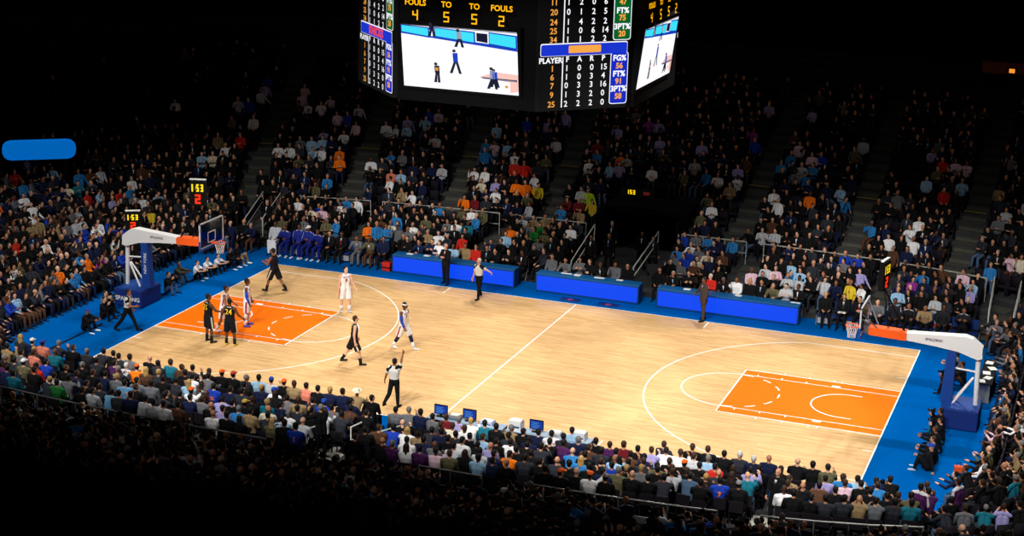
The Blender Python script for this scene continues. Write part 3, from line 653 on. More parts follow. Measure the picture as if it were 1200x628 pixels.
# ---- courtside boards
def led_table(x0, x1, label):
    r = empty('scorers_table', ((x0+x1)/2, 9.1, 0)); h = (x1-x0)/2; fr = mat('table_blue', (10, 92, 150), .5, .3); zt = .8
    b = PB(); b.box((-h, -.36, .03), (h, -.28, zt), bev=.01); link('front_case', b.mesh('c', smooth=False), mat('case_blue', (6, 60, 120), .5), r)
    b = PB(); b.box((-h+.06, -.368, .09), (h-.06, -.361, zt-.06)); link('led_panel', b.mesh('l', smooth=False), ledblue, r)
    b = PB(); b.box((-h, -.37, zt), (h, .3, zt+.035), bev=.008); link('table_top', b.mesh('t', smooth=False), fr, r)
    for s in (-1, 1): b = PB(); b.box((s*h-.05*(s > 0), -.28, .03), (s*h+.05*(s < 0), .25, zt)); link('end_panel', b.mesh('e', smooth=False), mat('case_blue', (6, 60, 120), .5), r)
    for q in range(3): x = -h*.5+q*h*.5; b = PB(); b.box((x-.02, .18, 0), (x+.02, .24, zt)); link('leg', b.mesh('g', smooth=False), steel, r)
    tag(r, label, 'table', 'blue lit scorers tables along the far sideline')
TB = [(-9.1, -3.25), (-2.25, 2.4), (3.2, 9.25)]
for (x0, x1), t in zip(TB, ('long blue lit courtside table beside the home bench, near the crowded key', 'shortest blue lit courtside table, in front of the dark tunnel', 'long blue lit courtside table behind the coach in brown suit')): led_table(x0, x1, t)
# papers and small kit on the tables
for i, (x, w) in enumerate(((-8.4, .3), (-7.6, .28), (-1.0, .5), (-.5, .3), (.5, .45), (1.4, .3), (4.4, .3), (6.6, .28), (9.0, .4))):
    b = PB(); b.box((x-w/2, 9.05+.05*(i % 3), .8365), (x+w/2, 9.28+.05*(i % 2), .845)); b.box((x-w/2+.02, 9.08+.05*(i % 3), .845), (x+w/2-.05, 9.26+.05*(i % 2), .852))
    where = ('the table beside the home bench', 'the short table before the tunnel', 'the table by the brown-suited coach')[0 if i < 2 else 1 if i < 6 else 2]; nn = i - (0, 2, 6)[0 if i < 2 else 1 if i < 6 else 2]
    tag(link('paper_sheets', b.mesh('p', smooth=False), mat('paper', (232, 232, 228), .8)), '%s white paper stack from crowded-key end of %s' % (ordn(nn), where), 'papers', 'papers on the far tables')
# near side tables with screens and printers
def near_table(x0, x1, label):
    r = empty('press_table', ((x0+x1)/2, -8.72, 0)); h = (x1-x0)/2
    b = PB(); b.box((-h, -.24, .7), (h, .24, .735), bev=.006); link('table_top', b.mesh('t', smooth=False), mat('table_pale', (150, 170, 190), .6), r)
    b = PB(); b.box((-h, .2, .05), (h, .225, .7)); link('front_panel', b.mesh('f', smooth=False), padblue, r)
    for s in (-1, 1): b = PB(); b.box((s*(h-.05)-.02, -.2, 0), (s*(h-.05)+.02, .18, .7)); link('leg', b.mesh('g', smooth=False), steel, r)
    tag(r, label, 'table')
near_table(.3, 3.0, 'near-side press table under the two blue screens beside the centre line'); near_table(3.1, 6.0, 'near-side press table under one blue screen and white printers')
r = empty('press_table', (17.25, 3.9, 0)); b = PB(); b.box((-.26, -1.5, .72), (.26, 1.5, .75), bev=.006); link('table_top', b.mesh('t', smooth=False), black, r); b = PB(); b.box((-.24, -1.45, .05), (-.22, 1.45, .72)); link('front_panel', b.mesh('f', smooth=False), navy, r)
for q in (-1, 1): b = PB(); b.box((-.2, q*1.4-.02, 0), (.2, q*1.4+.02, .72)); link('leg', b.mesh('g', smooth=False), steel, r)
tag(r, 'dark press table strewn with papers behind the empty-key goal', 'table')
for i, (x, y, a) in enumerate(((17.1, 2.7, .2), (17.3, 3.15, -.3), (17.2, 3.7, .1), (17.35, 4.3, .4), (17.2, 4.95, -.1))):
    b = PB(); b.box((-.13, -.18, 0), (.13, .18, .01)); b.box((-.1, -.2, .01), (.14, .12, .018)); o = link('paper_sheets', b.mesh('p', smooth=False), mat('paper', (232, 232, 228), .8), None, (x, y, .752), a); tag(o, '%s white paper stack from the near end of the press table behind the goal' % ordn(i), 'papers', 'papers on the end press table')
def monitor(x, y, label, kind='monitor'):
    r = empty('monitor', (x, y, .735), 0); b = PB(); b.box((-.16, -.06, 0), (.16, .06, .015)); b.box((-.03, -.01, .01), (.03, .02, .12)); link('stand', b.mesh('s', smooth=False), black, r)
    b = PB(); b.box((-.24, -.02, .1), (.24, .025, .43), bev=.008); link('case', b.mesh('c', smooth=False), black, r)
    b = PB(); b.box((-.215, -.0235, .125), (.215, -.021, .405)); s = link('screen', b.mesh('d', smooth=False), mat('screen_blue', (10, 52, 150), emit=1.), r)
    b = PB()
    for j in range(5): b.box((-.18+.03*(j % 2), -.0245, .15+.045*j), (.05+.04*(j % 3), -.0237, .165+.045*j))
    link('screen_lines', b.mesh('l', smooth=False), mat('screen_light', (80, 150, 230), emit=1.), s); tag(r, label, 'monitor')
monitor(.72, -8.72, 'blue computer screen nearest the centre line'); monitor(1.75, -8.72, 'blue computer screen right of the grey printer')
monitor(4.1, -8.72, 'blue computer screen between white printers')
def printer(x, y, label, w=.42, h=.26, c=(214, 216, 218)):
    r = empty('printer', (x, y, .735)); b = PB(); b.prism([(-.19, 0), (.19, 0), (.19, h*.7), (.08, h), (-.19, h)], -w/2, w/2, 'x'); link('case', b.mesh('c', smooth=False), mat('printer_%d' % c[0], c, .6), r)
    b = PB(); b.box((-w*.4, -.195, h*.3), (w*.4, -.1895, h*.5)); link('slot', b.mesh('s', smooth=False), mat('printer_slot', (40, 90, 140), .5), r)
    b = PB(); b.box((-w*.36, -.1, h), (w*.36, .1, h+.012)); link('paper', b.mesh('p', smooth=False), mat('paper', (232, 232, 228), .8), r); tag(r, label, 'printer')
printer(1.24, -8.72, 'grey printer between the two blue screens by the centre line', c=(130, 134, 138), h=.16); printer(2.4, -8.72, 'low pale printer beside lavender-shirted spectator', h=.16, c=(190, 200, 222))
printer(3.4, -8.72, 'tall white printer left of lone blue screen', h=.34); printer(4.75, -8.72, 'low white printer just past the lone blue screen', h=.15, c=(206, 208, 210)); printer(5.6, -8.72, 'white printer at the far end of the press table', h=.28, c=(220, 222, 224))
# ---- railings
def railing(pts, label, zh=1.05, mid=True, m=None, post_every=1, name='railing', r=.028):
    """pts: floor points of the posts"""
    m = m or steel; c = pts[len(pts)//2]; root = empty(name, c); lo = [tuple(np.array(p)-np.array(c)) for p in pts]
    b = PB(); b.tube([(x, y, z+zh) for x, y, z in lo], r); link('handrail', b.mesh('h'), m, root)
    if mid: b = PB(); b.tube([(x, y, z+zh*.5) for x, y, z in lo], r*.7); link('mid_rail', b.mesh('m'), m, root)
    for x, y, z in lo[::post_every]: b = PB(); b.cone((x, y, z), r*.8, (x, y, z+zh), r*.8, seg=8, cr=2); link('post', b.mesh('p'), m, root)
    return tag(root, label, 'railing')
def arcp(x0, x1, far, n, z=.65, d=5.6): return [(x, row_y(x, d, far), z) for x in np.linspace(x0, x1, n)]
for x0, x1, n, t in ((-12.6, -6.4, 5, 'long pale railing behind the crowd below the darkest near seats'), (-5.2, -2.5, 3, 'short pale railing behind the person in black before the guarded stairs'), (2.6, 4.6, 3, 'short pale railing behind the person in orange T-shirt'), (5.9, 11.5, 5, 'long pale railing behind the orange and grey caps'), (12.7, 17.0, 4, 'pale railing behind the last rows at the empty-key corner')):
    railing(arcp(x0, x1, False, n, d=5.52), t, zh=.98)
for x0, x1, n, t in ((-16.2, -12.8, 4, 'pale rail above the home bench crowd'), (-12.2, -6.3, 6, 'pale rail above the crowd behind the first blue table'), (-5.7, -2.0, 4, 'pale rail above the crowd beside the tunnel, table side'), (2.6, 5.6, 4, 'pale rail above the crowd just past the tunnel'), (6.4, 11.7, 6, 'pale rail above the crowd behind the table with the brown-suited coach'), (12.5, 16.2, 4, 'pale rail above the visitors bench crowd')):
    railing(arcp(x0, x1, True, n), t, zh=1.05, m=mat('rail_far', (170, 170, 164), .5, .4))
def handrail(a, b_, label, h=.9):
    d = np.array(b_)-np.array(a); root = empty('stair_handrail', a); b = PB(); b.tube([(0, 0, .3), (0, 0, h), tuple(d+np.array((0, 0, h)))], .03); link('handrail', b.mesh('h'), railw, root)
    b = PB(); b.tube([(0, 0, h*.5), tuple(d+np.array((0, 0, h*.5)))], .025); link('lower_rail', b.mesh('h'), railw, root)
    for t in (0, 1): b = PB(); b.cone(tuple(d*t), .024, tuple(d*t+np.array((0, 0, h))), .024, seg=8); link('post', b.mesh('p'), railw, root)
    tag(root, label, 'handrail', None)
handrail((-1.3, 10.7, .1), (-1.38, 14.2, .95), 'white stair handrail on the table side of the dark tunnel'); handrail((1.5, 10.9, .1), (1.66, 14.2, .95), 'white stair handrail on the far side of the dark tunnel, by the white-shirted crowd')
handrail((-17.7, 10.6, .1), (-18.3, 13.6, .8), 'white stair handrail nearest the glass backboard'); handrail((-16.9, 11.0, .2), (-17.4, 13.7, .8), 'white stair handrail beside the home bench crowd')
handrail((16.6, 10.9, .2), (16.5, 13.8, .8), 'white stair handrail past the visitors bench'); handrail((17.6, 10.4, .2), (17.6, 13.6, .8), 'outermost white stair handrail, cut by the picture edge')
for (a, c, t) in (((-2.05, -11.2, .1), (-2.05, -12.9, .45), 'curved white handrail left of the guarded stairs'), ((-1.05, -10.4, .1), (-1.05, -11.9, .3), 'white handrail right of the guarded stairs'), ((.15, -10.6, .1), (-.2, -12.6, .4), 'white handrail beside the two grey-shirted officials')): handrail(a, c, t)
# ---- clocks
shot_clock((-17.3, .75, 2.88), .55, 'shot clock hanging above and behind the white goal arm, near side'); pole_for(-17.3, .75, 2.88, 'clock_pole', 'dark pole under the shot clock behind the white arm')
def goal_clock(sx, rz, label):
    x = sx*(L-.65); r = shot_clock((x, 0, 4.5), rz, label, .68, 1.02); b = PB(); M = Matrix.Rotation(-rz, 4, 'Z')
    q = [tuple(M @ Vector(p)) for p in ((sx*.85, 0, -1.4), (sx*.08, 0, -.02))]; b.tube(q, .035); b.tube([q[1], (0, 0, .02)], .035); q2 = [tuple(M @ Vector(p)) for p in ((sx*.3, 0, -1.4), (sx*.05, 0, -.02))]; b.tube(q2, .02); link('strut', b.mesh('s'), black, r)
goal_clock(-1, .3, 'tallest shot clock, mounted above the glass backboard of the crowded key'); goal_clock(1, 1.38, 'shot clock seen nearly edge-on above the empty-key backboard')
r = empty('tunnel_clock', (-.05, 15.7, 3.0)); b = PB(); b.box((-.6, -.05, 0), (1.0, .1, .42)); link('housing', b.mesh('h', smooth=False), black, r)
Pl = Plane((-.35, -.05, .08), (1, 0, 0), (0, 0, 1)); b = PB()
for i, ch in enumerate('153'): Pl.put(b, seg_geo(ch, .2, .1, .035), .1+.15*i, .13, .01)
link('game_time', b.mesh('g', smooth=False), yellowl, r); b = PB(); Pl.rect(b, .85, .05, 1.15, .2, .01); link('dim_sign', b.mesh('g', smooth=False), mat('dim_red', (96, 24, 22), emit=.6), r)
b = PB(); b.box((-1.6, 0, -.42), (-1.5, .1, 0)); b.box((1.95, 0, -.42), (2.05, .1, 0)); b.box((-1.6, 0, -.03), (2.05, .1, .0)); link('bracket', b.mesh('b', smooth=False), black, r); tag(r, 'amber game clock hung over the dark tunnel mouth', 'clock')
# ---- signs in the dark
r = empty('hanging_sign', (-27.5, 8.44, 3.4)); q = math.radians(37); b = PB(); Pl = Plane((-1.7*math.cos(q), -1.7*math.sin(q), 0), (math.cos(q), math.sin(q), 0), (0, 0, 1)); Pl.rect(b, 0, 0, 3.4, .98, .06, .4); link('lit_face', b.mesh('f', smooth=False), mat('sign_blue', (0, 96, 180), emit=1.), r)
b = PB(); Pl.slab(b, .12, .05, 3.28, .93, -.12, .05); link('case', b.mesh('c', smooth=False), black, r)
for q in ((-.9, -.62), (.9, .74)): b = PB(); b.cone((*q, -1.7), .05, (*q, .3), .05); link('post', b.mesh('p'), black, r)
tag(r, 'blank blue lit sign with rounded ends high above the end seats', 'sign')
# ---------------------------------------------------------------- people, one by one
def lay_on(J, me, V, F, back, up=0.):
    """points (a, b) on the chest or back plane, laid onto the cloth"""
    bv = BVHTree.FromPolygons([v.co[:] for v in me.vertices], [tuple(p.vertices) for p in me.polygons]); sp = J['sp']; fw = J['fw']*(-1 if back else 1)
    sx = np.cross(sp, fw); sx /= np.linalg.norm(sx); c = J['chest'] + fw*.6; out = []
    bm = bmesh.new(); vs = [bm.verts.new((a, b, 0)) for a, b in V]                    # fine faces, so that they follow the cloth
    for f in F: bm.faces.new([vs[i] for i in f])
    bmesh.ops.triangulate(bm, faces=bm.faces[:])
    for _ in range(3): bmesh.ops.subdivide_edges(bm, edges=[q for q in bm.edges if q.calc_length() > .022], cuts=1)
    bmesh.ops.triangulate(bm, faces=bm.faces[:]); bm.verts.index_update(); V = [(q.co.x, q.co.y) for q in bm.verts]; F = [tuple(q.index for q in f.verts) for f in bm.faces]; bm.free()
    for a, b in V:
        p = c + sx*a + sp*b; h = bv.ray_cast(Vector(p), Vector(-fw), 1.2)[0]
        out.append(tuple(np.array(h) + fw*.006) if h is not None else tuple(p - fw*.46))
    pb = PB(); pb.add(out, F); return pb.mesh('printed', smooth=False)
def vgrid(yt, yb, w):
    """a narrow V from the neck down, as a strip of quads"""
    V = []; F = []
    for i in range(7):
        t = i/6; V += [(-w*(1-t)-.004, yt+(yb-yt)*t), (w*(1-t)+.004, yt+(yb-yt)*t)]
    return V, [(2*i, 2*i+1, 2*i+3, 2*i+2) for i in range(6)]
def suit_front(J, top, root, shirt=(232, 232, 236), tie=None, k=1.):
    V, F = vgrid(.13*k, -.08*k, .03*k); part('shirt_front', lay_on(J, top.data, V, F, False), [mat('shirt_%d_%d_%d' % shirt, shirt)], root)
    if tie:
        V = []
        for i in range(7): t = i/6; V += [(-.012*k-.006*k*t, (.1-.24*t)*k), (.012*k+.006*k*t, (.1-.24*t)*k)]
        me = lay_on(J, top.data, V, [(2*i, 2*i+1, 2*i+3, 2*i+2) for i in range(6)], False); 
        for v in me.vertices: v.co += Vector(J['fw']*.005)
        part('tie', me, [mat('tie_%d_%d_%d' % tie, tie)], root)
def jersey_mesh(J, v=.012):
    pb = PB(); k = J['k']; g = .016
    for s in (-1, 1):
        x = np.array([s*.058*k, 0, 0]); pb.cone(J['pel']+x*1.15, (.108+g)*k, J['waist']+x, (.1+g)*k, c0=False); pb.cone(J['waist']+x, (.1+g)*k, J['chest']+x*1.35, (.112+g)*k)
        pb.cone(J['chest']+x*1.35, (.112+g)*k, J['neck']-J['sp']*.09*k+x*1.1, (.082+g)*k); a = J['neck']-J['sp']*.02*k; pb.cone(a, (.05+g)*k, a*.42+J['sh', s]*.58, (.05+g)*k)
    return pb.mesh('jersey', v*k)
def shorts_mesh(J, v=.012, to=.93):
    pb = PB(); k = J['k']
    for s in (-1, 1):
        e = J['hip', s]*(1-to)+J['knee', s]*to; pb.cone(J['hip', s], .125*k, e, .118*k, c1=False, seg=14); x = np.array([s*.062*k, 0, 0]); pb.cone(J['pel']+x, .13*k, J['pel']+x+J['sp']*.09*k, .118*k, c1=False)
    return pb.mesh('shorts', v*k)
def side_mesh(J, s, kind):
    pb = PB(); k = J['k']; o = np.array([s*.108*k, 0, 0])
    if kind == 'shorts': pb.cone(J['hip', s]+o*.98, .034*k, J['hip', s]*.08+J['knee', s]*.92+o*.93, .034*k, c1=False)
    else: pb.cone(J['pel']+np.array([s*.15*k, 0, .02*k]), .026*k, J['chest']+np.array([s*.19*k, 0, 0]), .026*k)
    return pb.mesh('stripe', .009*k)
def limb_sleeve(J, keys, s, r0, r1, t0=0., t1=1.):
    k = J['k']; a, b = J[keys[0], s], J[keys[1], s]; pb = PB(); pb.cone(a+(b-a)*t0, r0*k, a+(b-a)*t1, r1*k, c0=False, c1=False, seg=12); return pb.mesh('sleeve')
WHITEJ = mat('jersey_white', (236, 234, 236), .75, .2, .04); BLACKJ = mat('jersey_black', (14, 16, 26), .75, .2, .1); GOLD = mat('jersey_gold', (250, 196, 20), .7); TRIMR = mat('trim_crimson', (150, 34, 60), .75); TRIMW = mat('trim_cream', (214, 206, 186), .75)
def athlete(loc, rz, label, side, J, sk, num=None, hair='k', shoes=(20, 20, 22), sock=(20, 20, 22), sleeves=None, knee=None, band=False, front=None, m=1.05, numback=None, ns=.24):
    H = J['k']; r = part('basketball_player', body_mesh(J, .0105, m, .98), [skin(sk), EYE, LIP], None, loc=loc, rz=rz)
    jm, tm = (WHITEJ, TRIMR) if side == 'w' else (BLACKJ, TRIMW)
    jer = part('jersey', jersey_mesh(J), [jm], r); part('shorts', shorts_mesh(J), [jm], r)
    for s in (-1, 1): part('side_stripe', side_mesh(J, s, 'shorts'), [tm], r)
    if side == 'w':
        for s in (-1, 1): part('side_stripe', side_mesh(J, s, 'top'), [tm], r)
    part('shoes', shoe_mesh(J, .011), [mat('shoe_%d_%d_%d' % shoes, shoes, .5, .4)], r)
    for s in (-1, 1): part('sock', limb_sleeve(J, ('knee', 'ank'), s, .06, .052, .55, 1.02), [mat('sock_%d_%d_%d' % sock, sock)], r)
    if sleeves:
        for s in sleeves[1]: part('arm_sleeve', limb_sleeve(J, ('sh', 'el'), s, .060, .052, .35, 1.0), [mat('sleeve_%d_%d_%d' % sleeves[0], sleeves[0])], r); part('arm_sleeve', limb_sleeve(J, ('el', 'wr'), s, .052, .036, -.05, .92), [mat('sleeve_%d_%d_%d' % sleeves[0], sleeves[0])], r)
    if knee:
        for s in (-1, 1): part('knee_tights', limb_sleeve(J, ('knee', 'ank'), s, .071, .064, -.04, .5), [mat('tights_%d_%d_%d' % knee, knee)], r)
    if hair != '0': part('hair', hair_mesh(J, 'short', .01), [hairm(hair)], r)
    if band:
        pb = PB(); R = J['R']; c = J['headc'] + R @ np.array([0, -.012, .055])*J['k']; V = []; F = []
        for z in (-.022, .022):
            for i in range(24): a = 2*PI*i/24; V.append(c + R @ np.array([.092*math.cos(a), .108*math.sin(a), z])*J['k'])
        F = [(i, (i+1) % 24, 24+(i+1) % 24, 24+i) for i in range(24)]; pb.add(V, F); part('headband', pb.mesh('band'), [mat('band_white', (240, 240, 240))], r)
    if num:
        V, F = text_geo(num, (ns+.03)*H, .003); part('jersey_number', lay_on(J, jer.data, [(a, b-.02) for a, b in V], F, True), [GOLD], r)
        pb = [(-.1, .15), (.1, .15), (.1, .175), (-.1, .175)]; part('name_strip', lay_on(J, jer.data, pb, [(0, 1, 2, 3)], True), [TRIMW], r)
    if front:
        V, F = text_geo(front, .17*H, .007); part('jersey_number', lay_on(J, jer.data, [(a, b-.05) for a, b in V], F, False), [TRIMR], r)
        V, F = text_geo('NEW YORK', .05*H, .003); part('jersey_lettering', lay_on(J, jer.data, [(a, b+.075) for a, b in V], F, False), [TRIMR], r)
    return tag(r, label, 'person', 'basketball players on the court')
ST = lambda **k: skel(**k)
athlete((-11.36, -3.29, .0105), -.55, 'player in black number 25 jersey reaching one hand towards a white jersey', 'k', ST(H=2.0, legs=((2, 6, 4), (4, 7, 6)), arms=((4, 8, 14, 0), (34, 14, 40, 10)), head=(20, 0)), 3, num='25')
athlete((-10.41, -3.3, .0105), .1, 'player in black number 24 jersey, back to us, arms held out', 'k', ST(H=1.93, legs=((3, 6, 6), (3, 7, 6)), arms=((16, 26, 22, 0), (14, 24, 26, -6)), head=(-8, 0)), 3, num='24', shoes=(214, 196, 30))
athlete((-11.56, -1.84, .0105), -1.25, 'bending white-jersey player between the two black jerseys on the key', 'w', ST(H=1.96, lean=10, legs=((18, 6, 26), (-6, 6, 20)), arms=((26, 10, 20, 0), (10, 10, 30, 0)), head=(-10, 0)), 2, shoes=(230, 230, 232), sock=(232, 232, 232), front='2')
athlete((-11.04, -.86, .0105), -1.2, 'white-jersey player with one blue arm sleeve and blue shoes on the key', 'w', ST(H=2.02, legs=((3, 5, 6), (-2, 5, 4)), arms=((6, 8, 14, 0), (4, 8, 18, 0)), head=(-12, 0)), 3, shoes=(60, 66, 190), sock=(232, 232, 232), knee=(226, 224, 226), sleeves=((26, 76, 196), (-1, 1)), front='0')
athlete((-12.34, 3.79, .0105), 1.4, 'player in black striding beyond the key with hands raised together', 'k', ST(H=2.02, lean=4, legs=((24, 4, 8), (-24, 4, 14)), arms=((28, 8, 75, 24), (26, 8, 70, 24)), head=(0, 0), toe=(4, -8)), 2)
athlete((-8.32, 2.46, .0105), -2.35, 'fair white-jersey player alone near the three-point arc, facing us', 'w', ST(H=2.0, legs=((4, 5, 6), (-4, 5, 6)), arms=((10, 16, 24, 0), (4, 12, 10, 0)), head=(-20, 0)), 4, shoes=(190, 196, 204), sock=(226, 226, 228), front='8')
athlete((-5.14, -3.27, .0105), -1.05, 'player in black number 20 jersey walking towards the centre line', 'k', ST(H=1.98, lean=3, legs=((-24, 4, 10), (20, 4, 10)), arms=((6, 10, 14, 0), (-8, 10, 16, 0)), head=(-16, 0)), 4, num='20', hair='b')
athlete((-4.2, -.84, .0105), -1.75, 'white-jersey player with headband, blue sleeves and dark tights walking', 'w', ST(H=2.0, lean=1, legs=((26, 4, 6), (-18, 4, 16)), arms=((-10, 10, 16, 0), (14, 12, 24, 0)), head=(-14, 4)), 3, shoes=(238, 238, 240), sock=(238, 238, 240), knee=(26, 30, 66), sleeves=((34, 66, 176), (-1, 1)), band=True, front='7')
REFG = mat('referee_grey', (206, 204, 198), .8, .2, .04)
def referee(loc, rz, label, J, sk, hair):
    r = part('referee', body_mesh(J, .0105), [skin(sk), EYE, LIP], None, loc=loc, rz=rz)
    part('referee_shirt', top_mesh(J, False, .014, .012, dec=0), [REFG], r); k = J['k']
    pb = PB()
    for s in (-1, 1): pb.cone(J['neck']*.5+J['sh', s]*.5-J['sp']*.01*k, .084*k, J['sh', s]+(J['el', s]-J['sh', s])*.3, .088*k)
    part('shirt_yoke', pb.mesh('yoke', .012), [cloth('k')], r); part('trousers', trouser_mesh(J, .012), [cloth('k')], r); part('shoes', shoe_mesh(J), [cloth('k')], r)
    if hair != '0': part('hair', hair_mesh(J, 'short', .01), [hairm(hair)], r)
    return tag(r, label, 'person', 'referees')
referee((-14.93, -3.44, .0045), -1.35, 'referee striding along the blue apron by the lettered goal base', ST(H=1.84, lean=6, legs=((26, 4, 6), (-26, 4, 14)), arms=((-8, 8, 30, 0), (22, 8, 70, 10)), toe=(6, -10)), 2, 'k')
referee((-4.07, 6.64, .0105), 2.75, 'grey-haired referee pointing an arm out before the first blue table', ST(H=1.84, legs=((16, 5, 6), (-14, 5, 12)), arms=((18, 78, 14, 0), (6, 8, 10, 0)), head=(14, 0)), 0, 'w')
referee((-1.85, -6.84, .0105), -.1, 'referee with raised arm, back to us, by the near sideline', ST(H=1.86, legs=((-22, 1, 34), (6, 1, 3)), arms=((-6, 22, 20, 0), (168, 10, 8, 0)), head=(0, 4), toe=(-14, 0)), 2, 'k')
def suited(name, loc, rz, label, J, sk, hair, top, trous, tie=None, shirt=(232, 232, 236), group=None, shoes='k', cat='person'):
    r = part(name, body_mesh(J, .013, dec=.5), [skin(sk), EYE, LIP], None, loc=loc, rz=rz); tm = cloth(top) if isinstance(top, str) else top; k = J['k']
    pb = PB(); torso_geo(pb, J, .02); arm_geo(pb, J, .02, cap=False)
    for s in (-1, 1): pb.cone(J['pel']+np.array([s*.06*k, 0, .04*k]), .12*k, J['pel']+np.array([s*.07*k, 0, -.17*k]) if J['hip', 1][2]-J['knee', 1][2] > .3 else J['pel'], .135*k, c1=False)
    t = part('jacket', pb.mesh('jacket', .013, dec=.5), [tm], r); part('trousers', trouser_mesh(J, .013, .016), [cloth(trous) if isinstance(trous, str) else trous], r); part('shoes', shoe_mesh(J), [cloth(shoes)], r)
    if hair in HC: part('hair', hair_mesh(J, 'long' if hair in ('bl', 'yl') else 'short', .012), [hairm(hair)], r)
    suit_front(J, t, r, shirt, tie, k); return tag(r, label, cat, group)
BROWN = mat('suit_brown', (66, 56, 52), .85, .15)
suited('coach', (-6.2, 8.05, .0045), 2.85, 'coach in black suit standing with crossed arms before the first blue table', ST(H=1.88, legs=((4, 4, 4), (-4, 4, 4)), arms=((22, 12, 100, 72), (20, 12, 100, 70)), head=(-40, 0)), 0, 'g', 'k', 'k', (150, 24, 30))
suited('coach', (5.48, 7.72, .0045), 2.3, 'coach in brown suit standing with a hand resting back on a blue table', ST(H=1.92, legs=((6, 4, 4), (-8, 4, 6)), arms=((4, 8, 12, 0), (2, 38, 16, 0)), head=(10, 0)), 3, 'k', BROWN, BROWN, (70, 70, 90))
# seated people at the tables and on the benches
OFF = [('-8.93,k,k -8.24,k,n -7.72,b,n -7.32,b,w -6.6,0,lb -6.09,b,ta -5.58,b,r -5.07,k,k -4.56,k,k -3.98,bl,k -3.37,k,k', 'behind the home-bench table', 'crowded-key'),
       ('-1.97,b,g -1.27,k,g -.7,k,g -.2,bl,k .35,0,k .91,k,g 1.5,k,k', 'behind the short table before the tunnel', 'crowded-key'),
       ('2.94,k,k 3.6,w,k 4.2,b,k 5.19,w,r 5.75,g,k 6.3,b,w 6.87,yl,k 7.36,k,k 7.92,g,ol 8.44,k,lg 8.94,k,k', "behind the brown-suited coach's table", 'crowded-key')]
PRZ = PI
def table_seat(x, y, z, rz, group, label):
    r = empty('folding_chair', (x, y, z), rz); b = PB(); b.box((-.21, -.2, .40), (.21, .2, .435), bev=.012); link('seat', CH.setdefault('s', b.mesh('s', smooth=False)), black, r)
    b = PB(); b.box((-.2, -.27, .62), (.2, -.235, .84), bev=.015); link('backrest', CH.setdefault('b', b.mesh('b', smooth=False)), black, r)
    b = PB()
    for s in (-1, 1): b.tube([(s*.21, .2, .01), (s*.21, -.22, .55), (s*.2, -.26, .82)], .011, 6); b.tube([(s*.21, -.25, .01), (s*.21, .12, .41)], .011, 6)
    link('frame', CH.setdefault('f', b.mesh('f')), steel, r); return tag(r, label, 'chair', group)
CH = {}
for txt, where, end in OFF:
    for i, e in enumerate(txt.split()):
        x, h, c = e.split(','); x = float(x); y = 10.0 + .06*((i*7) % 3); ps = (0, 2, 4, 1, 2, 3, 0)[i % 7]
        r = seated_person('table_official', (x, y, .004), PI+random.uniform(-.25, .25), ps, h, c, (0, 1, 0, 4, 3, 2)[i % 6])
        if c in ('k', 'n') and i % 3 == 1: suit_front(seated(ps), [q for q in r.children if q.name.startswith('jacket')][0], r, ((232, 232, 236), (150, 190, 222))[i % 2])
        tag(r, '%s, %s from %s end %s' % (who(h, c, 'person'), ordn(i), end, where), 'person', 'people seated behind the far tables')
        table_seat(x, y+.0, .004, PI, 'folding chairs behind the far tables', 'black folding chair behind a far blue lit table, under a seated person')
WARM = mat('warmup_blue', (22, 36, 124), .7, .2); WARMW = mat('warmup_stripe', (200, 210, 235), .7); WBLK = mat('warmup_black', (16, 17, 24), .7)
def bench(x0, x1, y, label):
    r = empty('team_bench', ((x0+x1)/2, y, .004)); h = (x1-x0)/2; n = max(4, int((x1-x0)/.58)); b = PB(); b.box((-h, .20, .04), (h, .24, .38), bev=.01); link('sign_board', b.mesh('s', smooth=False), mat('bench_board', (60, 66, 76), .7), r)
    for i in range(n):
        x = -h+(i+.5)*2*h/n; b = PB(); b.box((x-.25, -.22, .39), (x+.25, .24, .438), bev=.015); link('seat_cushion', b.mesh('c', smooth=False), mat('bench_seat_blue', (12, 44, 104), .7), r)
        b = PB(); b.box((x-.24, .30, .50), (x+.24, .345, .92), bev=.02); link('backrest', b.mesh('b', smooth=False), mat('bench_seat_blue', (12, 44, 104), .7), r)
    for i in range(n+1):
        x = -h+i*2*h/n
        for y0 in (-.2, .25): b = PB(); b.box((x-.015, y0, 0), (x+.015, y0+.03, .39)); link('leg', b.mesh('l', smooth=False), steel, r)
    for i in range(0, n, 2): x = -h+(i+.5)*2*h/n; b = PB(); b.box((x-.24, -.225, .1), (x+.24, -.205, .34)); link('advert_card', b.mesh('a', smooth=False), mat('advert_grey', (150, 154, 160), .7), r)
    tag(r, label, 'bench')
bench(-15.7, -9.6, 9.45, 'row of blue home bench seats filled by players in blue warm-ups'); bench(9.9, 16.4, 9.45, 'row of blue visitors bench seats behind the empty-key goal')
def stripes(J, top, root, m):
    pb = PB()
    for s in (-1, 1):
        o = np.array([s*.03, .045, .02]); pb.cone(J['neck']*.7+J['sh', s]*.3+np.array([0, .03, .05]), .016, J['sh', s]+o, .02); pb.cone(J['sh', s]+o, .02, J['el', s]+o*.8, .018)
    part('warm_up_stripe', pb.mesh('stripe'), [m], root)
def bench_person(x, rz, pose, h, c, sk, label, topmat=None, trous='k', stripe=None, tie=None, name='bench_player', shoes='k'):
    r = seated_person(name, (x, 9.43, .004), PI+rz, pose, h, c, sk, trous, shoes, 1.0 if name != 'bench_player' else 1.06, topmat); J = seated(pose); t = [q for q in r.children if q.name.split('.')[0] in ('jacket', 'shirt', 't_shirt')][0]
    if stripe: stripes(J, t, r, stripe)
    if tie is not None: suit_front(J, t, r, (232, 232, 236), tie or None)
    return tag(r, label, 'person', 'people on the team benches')
